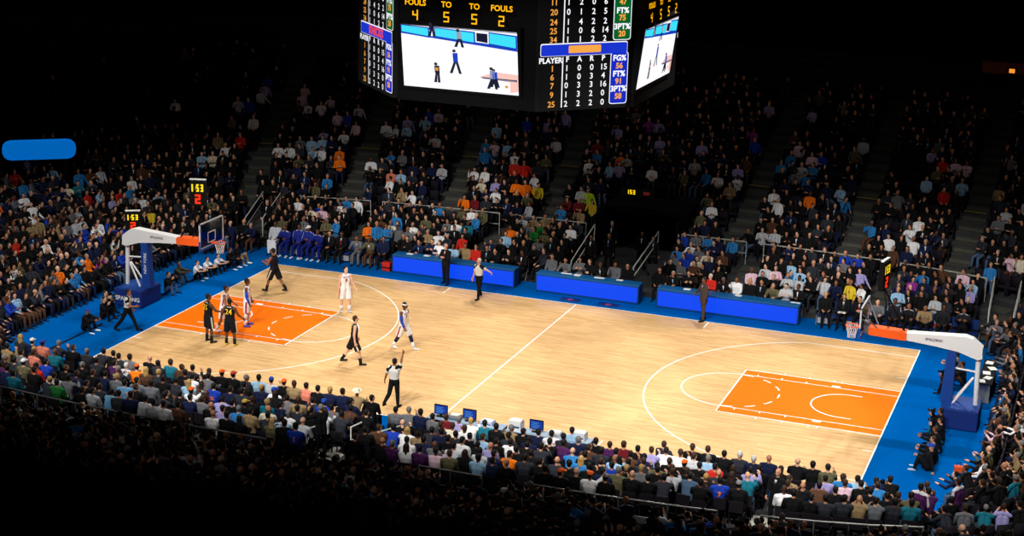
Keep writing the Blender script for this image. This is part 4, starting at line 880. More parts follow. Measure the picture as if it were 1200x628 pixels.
bench_person(-15.35, .1, 0, 'k', 'lg', 3, 'bench player in pale grey shirt with a white towel on the lap', trous='w')
b = PB(); b.box((-.22, .06, .645), (.22, .5, .67), bev=.012); b.box((-.21, .49, .25), (.21, .52, .665), bev=.012); tag(link('towel', b.mesh('t', smooth=False), mat('towel_white', (225, 225, 228), .9, bump=.5), None, (-15.35, 9.43, .03), PI+.1), 'white towel spread over the lap of a seated home bench player', 'towel')
for x, h, p, t in ((-14.72, 'k', 2, 'bench player in blue warm-up, next to the one with the towel'), (-14.12, 'k', 0, 'bench player in blue warm-up, between two others in blue'), (-13.6, 'wc', 1, 'bench player in blue warm-up and white cap'), (-13.05, 'k', 2, 'bench player in blue warm-up, nearest to the people in suits')):
    r = bench_person(x, random.uniform(-.2, .2), p, h, 'wb', 3, t, WARM, 'wb', WARMW, shoes='w')
bench_person(-12.5, -.2, 3, 'k', 'k', 0, 'person in black suit on home bench, next to the blue warm-ups', tie=(), name='bench_coach'); bench_person(-11.95, 0, 0, 'k', 'k', 3, 'person in black suit and red tie on home bench', tie=(190, 20, 30), name='bench_coach')
bench_person(-11.1, .1, 2, 'k', 'g', 2, 'person in grey suit on home bench', trous='g', tie=(90, 90, 100), name='bench_coach'); bench_person(-10.45, 0, 2, '0', 'ol', 3, 'person in olive brown suit on home bench', trous='br', tie=(), name='bench_coach')
bench_person(-9.85, .2, 0, 'k', 'n', 2, 'person in navy shirt at the end of the home bench with papers', name='bench_coach')
bench_person(10.2, .3, 0, '0', 'k', 0, 'bald person in black suit at the end of the visitors bench', tie=None, name='bench_coach'); bench_person(10.95, 0, 0, 'b', 'k', 0, 'person in black suit holding a clipboard on visitors bench', tie=(60, 60, 80), name='bench_coach')
bench_person(11.6, 0, 1, 'b', 'k', 0, 'person in black suit and red tie on visitors bench', tie=(200, 40, 44), name='bench_coach')
for x, c, p, sk, t in ((12.35, 'g', 2, 4, 'bench player in grey and white behind the empty-key backboard'), (13.0, 'k', 0, 3, 'bench player in black and white warm-up, first beyond the glass board'), (13.6, 'k', 2, 2, 'bench player in black and white warm-up, bowed, second beyond the board'), (14.25, 'ta', 2, 2, 'bench player with bare-looking tan shirt leaning on knees'), (14.95, 'k', 0, 3, 'bench player in plain black, between tan shirt and white-striped warm-up'), (15.75, 'k', 4, 2, 'bench player in white-striped black warm-up near the white goal arm')):
    bench_person(x, 0, p, 'k', c, sk, t, WBLK if c == 'k' else None, 'k', WARMW if x in (13.0, 13.6, 15.75) else None)
r = empty('clipboard', (10.95, 9.05, .72), PI); b = PB(); b.box((-.16, -.12, 0), (.16, .12, .012)); link('board', b.mesh('b', smooth=False), mat('paper', (232, 232, 228), .8), r); b = PB(); b.box((-.05, .1, .012), (.05, .125, .025)); link('clip', b.mesh('c', smooth=False), steel, r); tag(r, 'white clipboard on the knees of a suited person on the visitors bench', 'clipboard')
def cooler(x, y, label):
    r = empty('drinks_cooler', (x, y, .004)); b = PB(); b.cone((0, 0, .01), .17, (0, 0, .44), .2, False, False, 18); link('body', b.mesh('b'), mat('cooler_red', (196, 34, 22), .5, .4), r); b = PB(); b.cone((0, 0, .441), .205, (0, 0, .5), .19, False, False, 18); link('lid', b.mesh('l'), whitep, r)
    b = PB(); b.tube([(-.19, 0, .3), (-.24, 0, .34), (-.21, 0, .42)], .014, 6); b.tube([(.19, 0, .3), (.24, 0, .34), (.21, 0, .42)], .014, 6); link('handle', b.mesh('h'), whitep, r); tag(r, label, 'cooler')
r = empty('kit_bag', (-9.42, 8.9, .004)); b = PB(); b.box((-.2, -.15, 0), (.2, .15, .4), bev=.05); link('body', b.mesh('b', smooth=False), mat('cooler_red', (196, 34, 22), .5, .4), r); b = PB(); b.box((-.205, -.155, .14), (.205, .155, .2), bev=.01); link('band', b.mesh('b', smooth=False), black, r); b = PB(); b.tube([(-.1, 0, .4), (-.1, 0, .47), (.1, 0, .47), (.1, 0, .4)], .015, 6); link('handle', b.mesh('h'), black, r); tag(r, 'red and black kit bag between the home bench and first blue table', 'bag')
cooler(14.6, 10.25, 'red drinks cooler with white lid behind the visitors bench, nearer the board'); cooler(15.3, 10.25, 'red drinks cooler with white lid behind the visitors bench, farther along')
# ---- people sitting on the floor behind the baselines
FL = ((138, 8, 119), (134, 12, 116))
FP = [dict(lean=8, arms=((58, 8, 40, 24), (58, 8, 40, 24)), head=(0, 0)), dict(lean=6, arms=((60, 14, 100, 30), (62, 14, 98, 28)), head=(4, 0)), dict(lean=-10, arms=((-18, 14, 6, 0), (50, 8, 40, 20)), head=(-12, 0)), dict(lean=14, arms=((70, 8, 30, 26), (66, 8, 34, 26)), head=(14, -6))]
def camera_at(J, root_loc, rz, label, s=1.):
    c = J['headc'] + J['R'] @ np.array([0, .22, -.01]); M = Matrix.Translation(root_loc) @ Matrix.Rotation(rz, 4, 'Z'); p = M @ Vector(c)
    r = empty('camera', p, rz + 0, s); b = PB(); b.box((-.075, -.05, -.05), (.075, .04, .05), bev=.012); link('body', b.mesh('b', smooth=False), black, r); b = PB(); b.cone((0, .04, 0), .038, (0, .2, 0), .046, False, False, 14); link('lens', b.mesh('l'), mat('lens_black', (22, 22, 26), .3, .5), r); b = PB(); b.box((-.04, -.04, .05), (.04, .02, .085), bev=.01); link('finder', b.mesh('f', smooth=False), black, r); tag(r, label, 'camera')
def floor_person(name, loc, rz, i, h, c, sk, label, cam=None, trous='k', shoes='k', sc=1., group=None):
    J = skel(1.74, legs=FL, hz=.155, **FP[i]); r = part(name, body_mesh(J, .0145, dec=.5), [skin(sk), EYE, LIP], None, loc=loc, rz=rz); r.scale = (sc,)*3
    part('t_shirt' if c in ('w', 'o') else 'jacket', top_mesh(J, c not in ('w', 'o')), [cloth(c)], r); part('trousers', trouser_mesh(J), [cloth(trous)], r); part('shoes', shoe_mesh(J), [cloth(shoes)], r)
    if h in HC: part('hair', hair_mesh(J, 'long' if h in ('bl', 'yl') else 'short'), [hairm(h)], r)
    elif h in CAPS: part('cap', hair_mesh(J, 'cap'), [mat('cap_' + h, CAPS[h][0])], r)
    if cam: camera_at(J, loc, rz, cam)
    return tag(r, label, 'person', group)
e = -PI/2
for a in (('floor_attendant', (-16.5, -4.07), e, 3, 'bc', 'k', 2, 'person in blue cap and black clothes sitting on the apron before the referee', None, 'k', 'w'),
          ('courtside_photographer', (-16.7, -2.5), e, 1, 'k', 'k', 4, 'photographer in black sitting behind the striding referee', 'black camera of the photographer behind the striding referee', 'k', 'k'),
          ('courtside_photographer', (-17.15, -1.75), e, 1, 'b', 'ta', 4, 'photographer in tan sitting beside the lettered goal base', 'black camera of the tan-dressed photographer', 'k', 'k'),
          ('courtside_photographer', (-16.35, 1.7), e, 1, 'k', 'k', 0, 'photographer in black sitting alone just past the goal base', 'black camera of the photographer just past the goal base', 'sl', 'k'),
          ('courtside_photographer', (-16.9, 3.3), e, 3, 'k', 'ol', 2, 'person in olive kneeling beside the white T-shirts on the apron', None, 'ol', 'k'),
          ('ball_kid', (-16.4, 4.1), e, 0, 'b', 'w', 4, 'ball kid in white T-shirt nearest to the goal base', None, 'k', 'w', .88),
          ('ball_kid', (-16.3, 4.75), e, 0, 'k', 'w', 4, 'ball kid in white T-shirt, middle one of three', None, 'k', 'k', .9),
          ('ball_kid', (-16.2, 5.45), e, 3, 'b', 'w', 4, 'ball kid in white T-shirt, farthest of three from the goal base', None, 'k', 'k', .9),
          ('courtside_photographer', (-16.05, 6.3), e, 0, 'k', 'k', 2, 'person in black with white shoes sitting under the hoop net', None, 'k', 'w'),
          ('courtside_photographer', (-16.0, 7.1), e, 2, 'k', 'k', 3, 'person in black sitting on the apron nearest to the home bench', None, 'ta', 'w')):
    floor_person(a[0], (*a[1], .004), a[2], a[3], a[4], a[5], a[6], a[7], a[8], a[9], a[10], a[11] if len(a) > 11 else 1., 'people sitting on the apron behind the baselines')
e = PI/2
for a in (('courtside_photographer', (16.07, 5.1), e, 0, 'k', 'g', 4, 'person in grey sitting under the white goal arm, farthest along', None, 'k', 'k'),
          ('courtside_photographer', (16.37, 4.1), e, 1, 'k', 'k', 2, 'photographer in black under the white goal arm, next to the grey one', 'black camera held under the white goal arm', 'br', 'k'),
          ('courtside_photographer', (16.04, 2.95), e, 1, 'b', 'br', 0, 'photographer in brown sitting just beyond the empty-key goal post', 'black camera held beside the empty-key goal post', 'k', 'k'),
          ('courtside_photographer', (16.22, -1.35), e, 1, 'k', 'k', 2, 'photographer in black beside the empty-key goal base, camera raised', 'black camera raised beside the empty-key goal base', 't', 'k'),
          ('courtside_photographer', (16.34, -2.3), e, 1, 'k', 'k', 0, 'photographer in black and teal, second from the goal base', 'black camera second from the empty-key goal base', 't', 'k'),
          ('courtside_photographer', (16.34, -3.15), e, 3, 'b', 'k', 2, 'photographer in black with blue trousers, third from the goal base', None, 'sl', 'k'),
          ('floor_attendant', (16.34, -4.15), e, 0, 'b', 'k', 0, 'large person in black sitting on the apron behind a blue cap', None, 'k', 'k'),
          ('floor_attendant', (16.2, -4.85), e, 2, 'bc', 'k', 0, 'person in blue cap with pale shoes sitting on the apron by the empty key', None, 'k', 'lg')):
    floor_person(a[0], (*a[1], .004), a[2], a[3], a[4], a[5], a[6], a[7], a[8], a[9], a[10], 1., 'people sitting on the apron behind the baselines')
floor_person('camera_operator', (15.5, -8.55, .006), 1.1, 1, 'b', 'k', 0, 'camera operator crouching at the apron corner before the front row', 'large black video camera at the apron corner', 'k', 'k', 1.)
b = PB(); b.box((-.13, -.1, 0), (.13, .1, .2), bev=.02); r = link('carry_bag', b.mesh('b', smooth=False), mat('bag_orange', (226, 84, 24), .7), None, (17.15, -4.55, .005), .2); b = PB(); b.tube([(-.07, 0, .2), (-.06, 0, .3), (.06, 0, .3), (.07, 0, .2)], .01, 6); link('handle', b.mesh('h'), black, r); tag(r, 'orange bag standing on blue apron before the front seats of the empty end', 'bag')
# ---- people on their feet in the stands
J1 = ST(H=1.82, legs=((2, 5, 3), (4, 5, 4)), arms=((4, 10, 14, 0), (6, 10, 12, 0)))
suited('usher', (-1.55, -13.0, .52), .9, 'grey-haired usher in black suit shading the eyes on the near stairs', ST(H=1.8, legs=((2, 5, 3), (4, 5, 4)), arms=((60, 40, 118, 50), (30, 8, 60, 40)), head=(0, 0)), 0, 'g', 'k', 'k', (30, 30, 40))
suited('usher', (12.6, -11.55, .22), 2.8, 'bald usher in dark suit and tie standing on the stairs between the near seats', ST(H=1.82, legs=((2, 5, 3), (4, 5, 4)), arms=((16, 8, 30, 20), (16, 8, 30, 20)), head=(0, -14)), 0, '0', 'k', 'k', (20, 24, 40))
def purple(loc, rz, label):
    r = suited('usher', loc, rz, label, J1, 2, 'k', mat('usher_purple', (74, 26, 84), .8), 'k'); pb = PB()
    for s in (-1, 1): pb.cone(J1['neck']+np.array([s*.04, -.01, 0]), .075, J1['sh', s]+np.array([s*.012, 0, .012]), .07); pb.cone(J1['sh', s]+np.array([s*.012, 0, .012]), .066, J1['el', s]+np.array([s*.022, 0, 0]), .055)
    part('white_shoulders', pb.mesh('w', .014), [mat('usher_white', (220, 218, 224))], r)
purple((16.6, -10.7, .13), -.4, 'usher in purple jacket with white shoulders standing at the apron corner'); purple((17.6, -10.1, .22), 1.1, 'usher in purple and white jacket beside another at the apron corner')
for i, (x, y, z, rz, c, lb) in enumerate(((-18.0, 14.9, .8, 2.8, 'k', 'usher in black suit standing at the top of the corner stairs, pale tie'), (-16.95, 11.6, .1, 2.9, 'k', 'person in black suit standing at the foot of the corner stairs'), (-1.0, 12.6, .004, 2.9, 'k', 'person in black suit by the tunnel rail, table side, nearer the court'), (-.35, 13.2, .004, 3.0, 'k', 'person in black suit and lanyard, second inside the tunnel lane'), (.9, 14.2, .004, 3.2, 'k', 'person in dark suit standing deep in the tunnel mouth'), (1.6, 13.6, .004, 3.4, 'd', 'person in charcoal suit at the far wall of the tunnel lane'), (-.9, 15.4, .004, 3.0, 'k', 'person in black suit deepest in the tunnel, table side'))):
    suited('usher' if i == 0 else 'standing_guard', (x, y, z), rz, lb, J1, (0, 4, 2, 0, 3, 0, 4)[i], 'kgkbkkg'[i], c, 'k', ((150, 180, 220), None, None, (120, 150, 190), None, None, None)[i], group='people on their feet in the far stand')
# ---------------------------------------------------------------- who sits where: near rows (x, offset, hair or hat, top) and bright tops in the other stands (x, y, top)
CAMPOS = [20.8384, -56.6274, 20.6358]
CAMBASIS = [[0.934916, 0.353931, 0.025785], [-0.119615, 0.245889, 0.961889], [-0.334103, 0.90237, -0.272221]]
CF = 1947.553
NEAR = """-15.67,-0.25,yl,d;-15.14,-0.19,wc,n;-14.69,-0.09,bc,p;-14.07,-0.02,g,d;-13.39,0.04,b,k;-12.75,0.00,g,d;-12.30,0.15,k,d;-11.85,0.08,k,k;-11.39,-0.07,k,d;-10.94,-0.01,k,g;-10.23,0.10,0,k;-9.78,-0.05,k,d;-9.33,0.25,b,t;-8.87,0.06,b,br;-8.42,-0.25,k,d;-7.73,-0.01,b,k;-7.19,-0.22,oc,k;-6.74,-0.22,rc,k;-6.28,-0.15,g,d;-5.78,-0.09,k,lb;-5.33,-0.25,bc,lg;-4.87,0.17,oc,k;-4.42,-0.10,b,ta;-3.97,-0.01,k,p;-3.49,-0.25,k,k;-3.04,-0.25,y,n;-2.59,-0.25,k,n;-2.14,-0.25,c,ta;-1.53,-0.25,k,k;5.55,-0.25,k,lb;8.58,-0.13,b,d;9.48,-0.08,b,k;9.95,0.05,b,k;10.51,-0.20,k,k;10.97,-0.06,w,d;11.43,-0.25,w,n;11.88,0.02,0,n;12.73,-0.10,0,k;13.22,-0.09,k,k;13.70,-0.25,k,ol|-14.48,-0.19,y,d;-13.68,0.16,0,t;-11.83,0.09,k,d;-11.06,0.07,k,v;-10.61,0.25,w,lg;-10.16,-0.14,oc,o;-9.70,-0.25,yl,br;-9.25,-0.16,y,d;-8.44,0.25,k,k;-7.98,-0.01,k,w;-7.53,0.25,k,g;-5.92,0.11,k,k;-5.28,-0.04,y,n;-4.82,0.10,bc,w;-1.92,-0.01,k,n;-0.33,0.25,k,g;0.12,0.25,g,g;0.57,0.25,k,n;1.02,0.10,k,g;1.47,0.21,b,mr;1.92,0.25,g,lv;2.37,-0.23,y,w;2.82,0.19,k,t;3.28,-0.25,k,k;3.73,0.05,g,ta;4.18,-0.25,k,k;4.63,0.25,k,n;5.08,0.25,k,w;5.53,-0.09,k,d;5.98,-0.12,g,n;6.56,0.14,k,k;7.01,0.25,b,v;7.46,0.15,b,mr;7.91,0.25,k,k;8.36,0.04,b,lv;8.81,0.07,k,w;9.26,0.25,b,w;9.71,0.10,b,lg;10.16,0.23,g,lb;11.76,-0.21,k,k;12.38,0.25,bl,k;13.74,-0.22,k,lv;14.19,0.25,b,sb;14.65,0.14,k,lb;15.19,0.25,k,n;15.64,0.18,k,k;16.62,0.07,b,br|-15.42,0.16,k,ta;-14.55,-0.09,k,g;-14.05,0.20,b,p;-11.88,0.07,g,k;-10.46,0.14,g,d;-8.53,-0.18,k,k;-8.08,-0.20,k,d;-7.53,-0.11,yl,lb;-7.08,-0.01,bl,br;-6.63,0.25,k,rb25;-5.98,-0.00,k,n;-5.52,-0.11,k,d;-4.41,0.25,bl,k;-3.96,0.09,k,g;-3.51,0.25,b,ta;-3.06,0.25,k,d;-2.61,0.05,bc,rb;-2.16,-0.25,k,g;-1.71,0.25,k,br;-0.93,-0.22,k,k;1.56,-0.24,b,d;2.01,0.08,b,cr;2.48,0.06,b,w;3.98,-0.15,k,d;4.66,-0.01,k,n;5.33,-0.11,k,k;5.78,0.03,k,v;6.56,0.17,b,br;7.01,-0.03,k,d;7.46,0.21,k,k;7.92,0.02,k,br;8.37,0.21,k,n;9.17,0.11,b,k;9.63,0.05,oc,k;10.09,0.18,k,k;10.55,0.11,k,r;11.11,0.18,bl,k;11.61,0.13,k,lv;12.79,0.02,b,ta;14.40,0.13,b,lp;14.88,0.02,k,k;15.33,0.19,b,sb|-12.97,0.21,k,rb;-12.00,-0.12,b,k;-10.92,0.03,b,k;-10.47,0.05,k,n;-9.92,0.01,y,g;-9.13,0.09,k,g;-8.55,0.07,k,g;-6.94,-0.16,oc,w;-4.71,0.06,b,k;-4.16,0.16,y,t;-3.66,0.10,k,n;-2.98,-0.16,k,d;-2.53,-0.21,k,k;-2.08,-0.02,bl,lg;-1.45,-0.20,k,d;0.63,0.25,0,k;1.60,-0.11,k,d;2.05,-0.20,k,n;2.51,0.07,k,d;2.96,0.25,k,k;3.41,0.02,b,lb;3.86,0.09,k,k;4.32,0.22,k,w;4.77,0.13,k,k;5.31,0.05,k,d;6.29,0.07,0,sb;6.74,0.08,k,k;7.64,0.14,0,lb;8.09,0.24,k,k;8.54,0.25,b,d;8.99,0.17,k,ol;9.44,0.08,b,k;9.89,0.04,b,k;10.34,0.22,k,k;10.79,0.15,0,d;11.24,-0.13,bl,k;11.70,0.20,0,t;12.87,0.03,b,k;13.32,-0.05,0,k;13.78,0.03,k,br;14.23,0.18,k,k;15.22,0.20,k,k;15.94,-0.00,b,k;16.83,0.15,k,v|-14.18,-0.02,g,k;-13.73,0.06,k,d;-13.27,-0.09,wc,ol;-12.79,0.19,k,r;-11.07,0.14,k,n;-9.06,0.05,k,b;-8.61,-0.13,b,k;-7.39,-0.16,k,k;-6.94,0.20,k,k;-6.49,-0.22,k,n;-6.03,-0.06,b,g;-5.45,0.07,k,lv;-4.99,0.18,k,k;-4.54,0.18,yc,k;-3.65,-0.08,0,cr;-2.90,-0.02,g,w;0.22,-0.01,b,br;0.68,-0.03,k,rb;1.13,-0.13,yl,w;1.58,0.03,k,ta;2.59,0.01,k,k;3.05,0.03,k,w;3.55,-0.22,k,k;4.01,-0.06,0,lv;4.82,0.09,k,k;5.27,0.18,k,k;6.90,0.00,yl,sb;7.36,0.17,b,k;7.83,0.07,k,rb;8.28,0.18,y,k;8.73,-0.05,y,g;9.18,0.19,k,k;9.64,0.16,b,lg;10.13,-0.19,k,sl;10.62,0.09,y,k;11.07,0.05,k,rb7;11.64,-0.18,gc,k;12.92,-0.06,b,w;15.77,0.14,k,k;16.44,0.06,k,ol;17.42,-0.00,k,k|-13.57,-0.19,k,v;-12.23,-0.01,k,k;-11.36,-0.03,k,lg;-10.81,-0.04,k,g;-10.00,-0.21,k,k;-9.43,-0.21,b,d;-7.06,-0.00,k,d;-5.26,-0.08,0,k;-4.79,-0.22,k,lv;-4.30,-0.19,g,sb;-3.85,0.20,k,ta;-3.20,-0.13,k,d;-2.69,-0.08,k,lb;-1.96,-0.14,0,lg;0.14,0.15,k,k;1.59,-0.14,k,w;2.05,-0.16,k,n;2.50,-0.17,0,g;3.12,-0.11,k,lg;3.98,-0.03,k,lg;4.43,-0.17,k,n;4.89,0.15,k,o;5.39,0.08,k,d;5.85,0.01,k,k;6.31,-0.07,0,d;6.76,0.13,k,k;7.34,0.16,k,k;7.79,-0.13,k,n;8.24,0.11,g,ol;8.70,-0.06,0,k;9.15,0.07,k,k;9.60,0.04,k,d;10.67,0.17,k,k;13.31,0.07,k,k;13.76,0.15,k,k;14.21,-0.07,k,d;14.66,0.14,k,d;15.11,-0.08,0,ta;15.56,-0.17,k,g;16.01,0.18,k,d;16.46,-0.03,k,t|-13.04,0.22,k,n;-12.41,-0.25,k,t;-11.13,0.01,y,d;-10.65,0.07,k,gr;-9.58,-0.25,k,k;-9.13,-0.25,k,lg;-8.68,0.07,k,b;-8.23,-0.02,k,d;-7.78,0.17,k,n;-7.32,-0.25,k,lg;-6.87,0.01,k,lg;-6.42,-0.25,k,w;-5.97,0.14,k,br;-4.66,-0.25,0,w;-4.13,-0.25,k,k;-3.67,-0.25,bl,k;-2.65,0.10,yl,ol;-2.20,0.08,k,k;-1.75,-0.25,k,rb1;0.19,0.06,b,k;1.07,-0.25,0,k;1.52,-0.25,g,v;1.97,-0.25,bl,w;2.42,-0.25,k,v;2.90,-0.25,k,lp;3.35,-0.22,b,ol;3.80,0.20,bl,k;4.26,-0.25,k,lb;4.71,-0.25,k,n;5.16,-0.25,0,k;6.34,-0.25,k,k;6.79,-0.25,oc,k;7.24,0.21,0,k;7.70,-0.25,oc,w;8.15,-0.20,gc,k"""
BRIGHT = """-22.4,14.8,lb;-22.1,15.3,cr;-21.6,15.9,w;-20.1,16.3,w;-22.6,16.9,ta;-22.6,18.0,ta;-21.1,18.5,w;-23.0,19.6,lg;-22.4,19.8,rb;-22.2,20.8,lg;-21.8,21.8,lv;-21.2,21.9,lp;-21.1,21.1,lp;-19.4,20.8,w;-18.9,20.9,w;-18.8,22.5,lp;-17.8,20.3,lp;-17.7,19.5,lv;-18.0,18.4,lb;-17.5,18.7,lb;-18.7,17.0,w;-17.8,17.2,lb;-17.2,17.2,w;-16.0,17.0,o;-21.3,16.8,r;-21.9,22.6,rb;-25.9,18.1,w;-20.9,20.3,br;-16.6,22.1,lg;-16.9,20.5,rb;-16.3,20.6,lp;-15.6,19.9,w;-16.2,19.8,w;-14.3,20.1,w;-13.7,20.2,lb;-13.8,21.0,lv;-13.4,21.8,rb;-12.9,21.1,lb;-12.4,21.9,lp;-11.8,20.4,lg;-13.5,18.2,sb;-13.1,18.6,g;-12.7,16.5,p;-12.3,16.5,lb;-10.3,17.5,lg;-12.3,15.8,w;-11.2,15.9,w;-11.7,15.8,ta;-15.1,16.1,sb;-15.2,16.9,w;-15.3,18.4,o;-9.1,21.3,lb;-8.6,20.6,lp;-9.1,19.8,sb;-8.7,19.8,sb;-8.2,19.9,lb;-8.9,17.7,w;-8.5,17.9,w;-7.8,17.0,cr;-7.3,17.0,lv;-8.8,16.1,o;-7.2,16.3,w;-7.2,19.9,w;-7.1,19.1,r;-6.6,18.8,r;-5.9,18.1,w;-6.5,17.4,o;-5.8,17.1,o;-5.3,17.3,y;-5.3,16.4,ol;-3.4,17.4,lg;-2.3,17.5,li;-2.0,17.0,y;-3.8,16.7,mr;-3.2,16.5,mr;-3.5,19.2,w;-3.2,20.0,sb;-2.2,19.9,lb;-1.7,20.0,lg;-1.8,19.2,lv;-0.3,19.2,w;-3.0,22.2,lv;-1.5,23.1,pu;-1.0,23.1,lv;-0.5,21.5,lv;-5.7,20.7,lg;-6.8,22.9,lv;-5.6,23.0,lv;-7.8,22.9,rb;-6.7,22.2,n;-3.6,20.7,mr;-2.3,19.7,o;1.5,21.5,lv;1.7,20.0,lg;2.2,19.2,sb;2.7,19.2,w;3.7,20.0,lv;4.3,19.2,w;3.8,18.8,ta;5.9,21.4,sb;6.1,22.2,lp;7.0,21.4,lp;7.3,20.6,sb;6.3,25.9,lv;4.5,25.9,lv;4.6,22.2,rb;3.6,23.0,pu;6.2,19.0,w;6.1,18.2,w;9.2,19.0,sb;7.6,19.1,o;9.1,19.8,n;2.0,18.1,ol;3.3,17.7,w;7.5,21.4,rb;5.9,21.4,sb;7.0,21.4,lg;7.3,20.6,sb;9.2,19.0,lb;9.7,23.6,lg;12.6,22.6,lv;13.1,21.8,r;13.6,21.7,lp;14.6,21.6,lp;14.4,20.9,lb;12.8,20.3,lb;13.6,19.4,r;10.4,17.2,sb;12.9,17.5,w;12.3,16.5,w;11.8,15.8,w;12.8,15.7,w;16.1,14.9,sb;16.7,15.0,lp;17.2,14.6,cr;15.8,19.8,ta;16.5,18.8,lg;16.9,18.8,lg;12.9,11.1,lb;13.0,12.0,pu;14.0,12.7,sb;15.2,12.8,lp;15.9,11.9,lv;16.4,12.4,lb;14.5,10.7,lg;10.0,13.7,rb;10.6,13.6,rb;11.7,12.7,lv;10.0,11.4,lg;10.6,11.1,y;11.1,11.0,w;8.2,12.4,lb;8.4,10.4,lg;8.6,11.3,lg;7.1,12.3,lg;6.3,14.9,lg;7.5,14.5,n;-15.8,12.4,w;-14.9,12.5,rb;-14.4,12.4,lp;-13.7,13.3,sb;-13.2,13.4,w;-13.6,12.7,w;-14.6,11.8,cr;-14.6,11.1,g;-13.1,11.0,sb;-13.6,11.2,ol;-10.8,12.2,cr;-10.3,12.1,sb;-10.3,11.0,sb;-10.8,11.2,sb;-11.8,11.3,o;-9.6,11.5,g;-10.4,12.2,sb;-9.4,12.2,w;-9.5,11.3,g;-8.4,11.1,ta;-8.9,13.8,sb;-8.0,13.8,ol;-7.5,13.8,w;-7.0,13.8,sb;-7.5,13.0,w;-7.0,12.6,t;-5.3,11.9,lb;-5.3,12.4,o;-4.9,13.9,lg;-4.4,13.2,g;-3.9,13.2,gr;-6.6,11.3,r;-3.8,13.8,ta;-4.8,15.1,lg;-7.9,15.2,mr;-7.9,11.0,w;-3.5,15.5,sb;-3.9,13.9,ta;-2.5,15.4,ta;-3.3,12.7,ol;-2.3,13.2,w;-3.8,13.0,gr;1.7,11.9,g;2.2,12.0,sb;2.6,12.1,rb;3.1,12.2,rb;3.6,14.8,g;4.1,14.7,sb;5.0,14.8,sb;2.6,14.7,rb;3.2,13.0,w;3.7,12.8,g;4.0,12.5,cr;4.5,13.1,cr;4.6,12.0,n;6.4,15.0,lg;7.2,12.1,lp;7.7,12.0,sb;8.2,12.1,lb;6.7,11.3,lp;-28.4,8.4,lg;-27.6,9.2,lb;-27.4,6.8,r;-26.1,8.3,cr;-25.6,9.6,sb;-25.2,10.2,lg;-26.7,6.4,sb;-26.6,5.6,w;-25.6,5.1,w;-24.7,4.0,w;-23.8,3.3,ta;-24.9,4.7,rb;-23.5,5.2,g;-23.0,4.5,lg;-23.2,5.5,lg;-22.3,4.8,w;-24.3,8.0,r;-24.6,8.5,lb;-24.0,8.7,lv;-25.1,8.3,t;-25.4,7.6,n;-23.7,9.3,r;-23.3,9.9,sb;-22.4,9.2,w;-22.6,10.4,lb;-23.9,10.6,w;-21.0,8.2,y;-21.7,5.7,rb;-22.6,4.4,rb;-26.1,4.0,o;-22.6,10.0,g;-23.5,9.6,g;-22.7,0.7,r;-22.1,1.3,w;-20.0,-1.1,o;-23.1,4.5,g;-22.4,4.8,w;-22.4,4.2,rb;-23.7,3.0,ta;-20.8,1.6,sb;-21.6,5.1,rb;-21.5,5.5,rb;-20.7,4.1,lg;-20.8,5.0,gr;-19.1,2.5,rb;-17.6,0.3,sb;-19.6,1.1,o;-19.4,1.5,pu;-18.7,-1.5,sb;-17.8,-1.1,sb;-17.5,-3.3,w;-17.4,-2.7,g;-21.3,-2.1,w;-21.5,-0.3,n;-18.6,-5.1,lb;-18.4,-5.6,rb;-17.6,-6.1,lb;-17.7,-4.4,lb;-21.6,4.3,rb;-20.0,-1.7,g;-23.3,5.5,lg;-22.5,3.6,ta;17.8,5.8,sb;17.8,5.1,g;18.4,0.7,sb;18.5,-1.0,ta;17.8,-3.1,lp;18.7,-5.0,d;18.6,-9.9,lp;18.4,-10.8,lv;18.3,-11.8,t;19.1,-7.7,t;18.7,-12.0,g;19.1,-5.9,ta;18.6,-2.6,w;18.0,-6.3,w;-8.7,-18.9,w;-7.7,-19.0,lg;-5.5,-20.8,sb;-7.7,-17.3,w;-8.5,-15.6,w;-5.0,-19.9,sb;-4.3,-20.8,lg;-3.9,-22.4,g;-2.7,-18.3,cr;-2.2,-18.4,ta;-1.4,-18.3,cr;0.2,-23.4,lg;-0.3,-23.4,g;-0.6,-24.2,g;-0.8,-18.2,d;2.2,-16.6,w;3.5,-21.6,lb;4.1,-19.9,n;3.7,-20.9,sb;3.7,-20.0,d;3.0,-20.0,w;3.5,-24.4,n;8.8,-19.0,sb;9.9,-16.3,n;10.7,-18.0,w;11.5,-18.7,sb;11.9,-16.9,rb;9.2,-19.8,lv;9.7,-20.6,g;6.0,-15.7,w;6.5,-17.4,w;7.6,-22.5,g;7.2,-18.1,d;7.0,-15.6,g;11.7,-16.2,rb;13.2,-14.5,g;11.7,-18.7,sb;3.0,-23.5,n;3.8,-21.7,ta;4.8,-22.4,sb;4.2,-19.9,n;3.8,-23.3,d"""
# ---------------------------------------------------------------- the near rows: every spectator and seat on its own
ROWW = ['front row', 'second row', 'third row', 'fourth row', 'fifth row', 'sixth row', 'rail row']
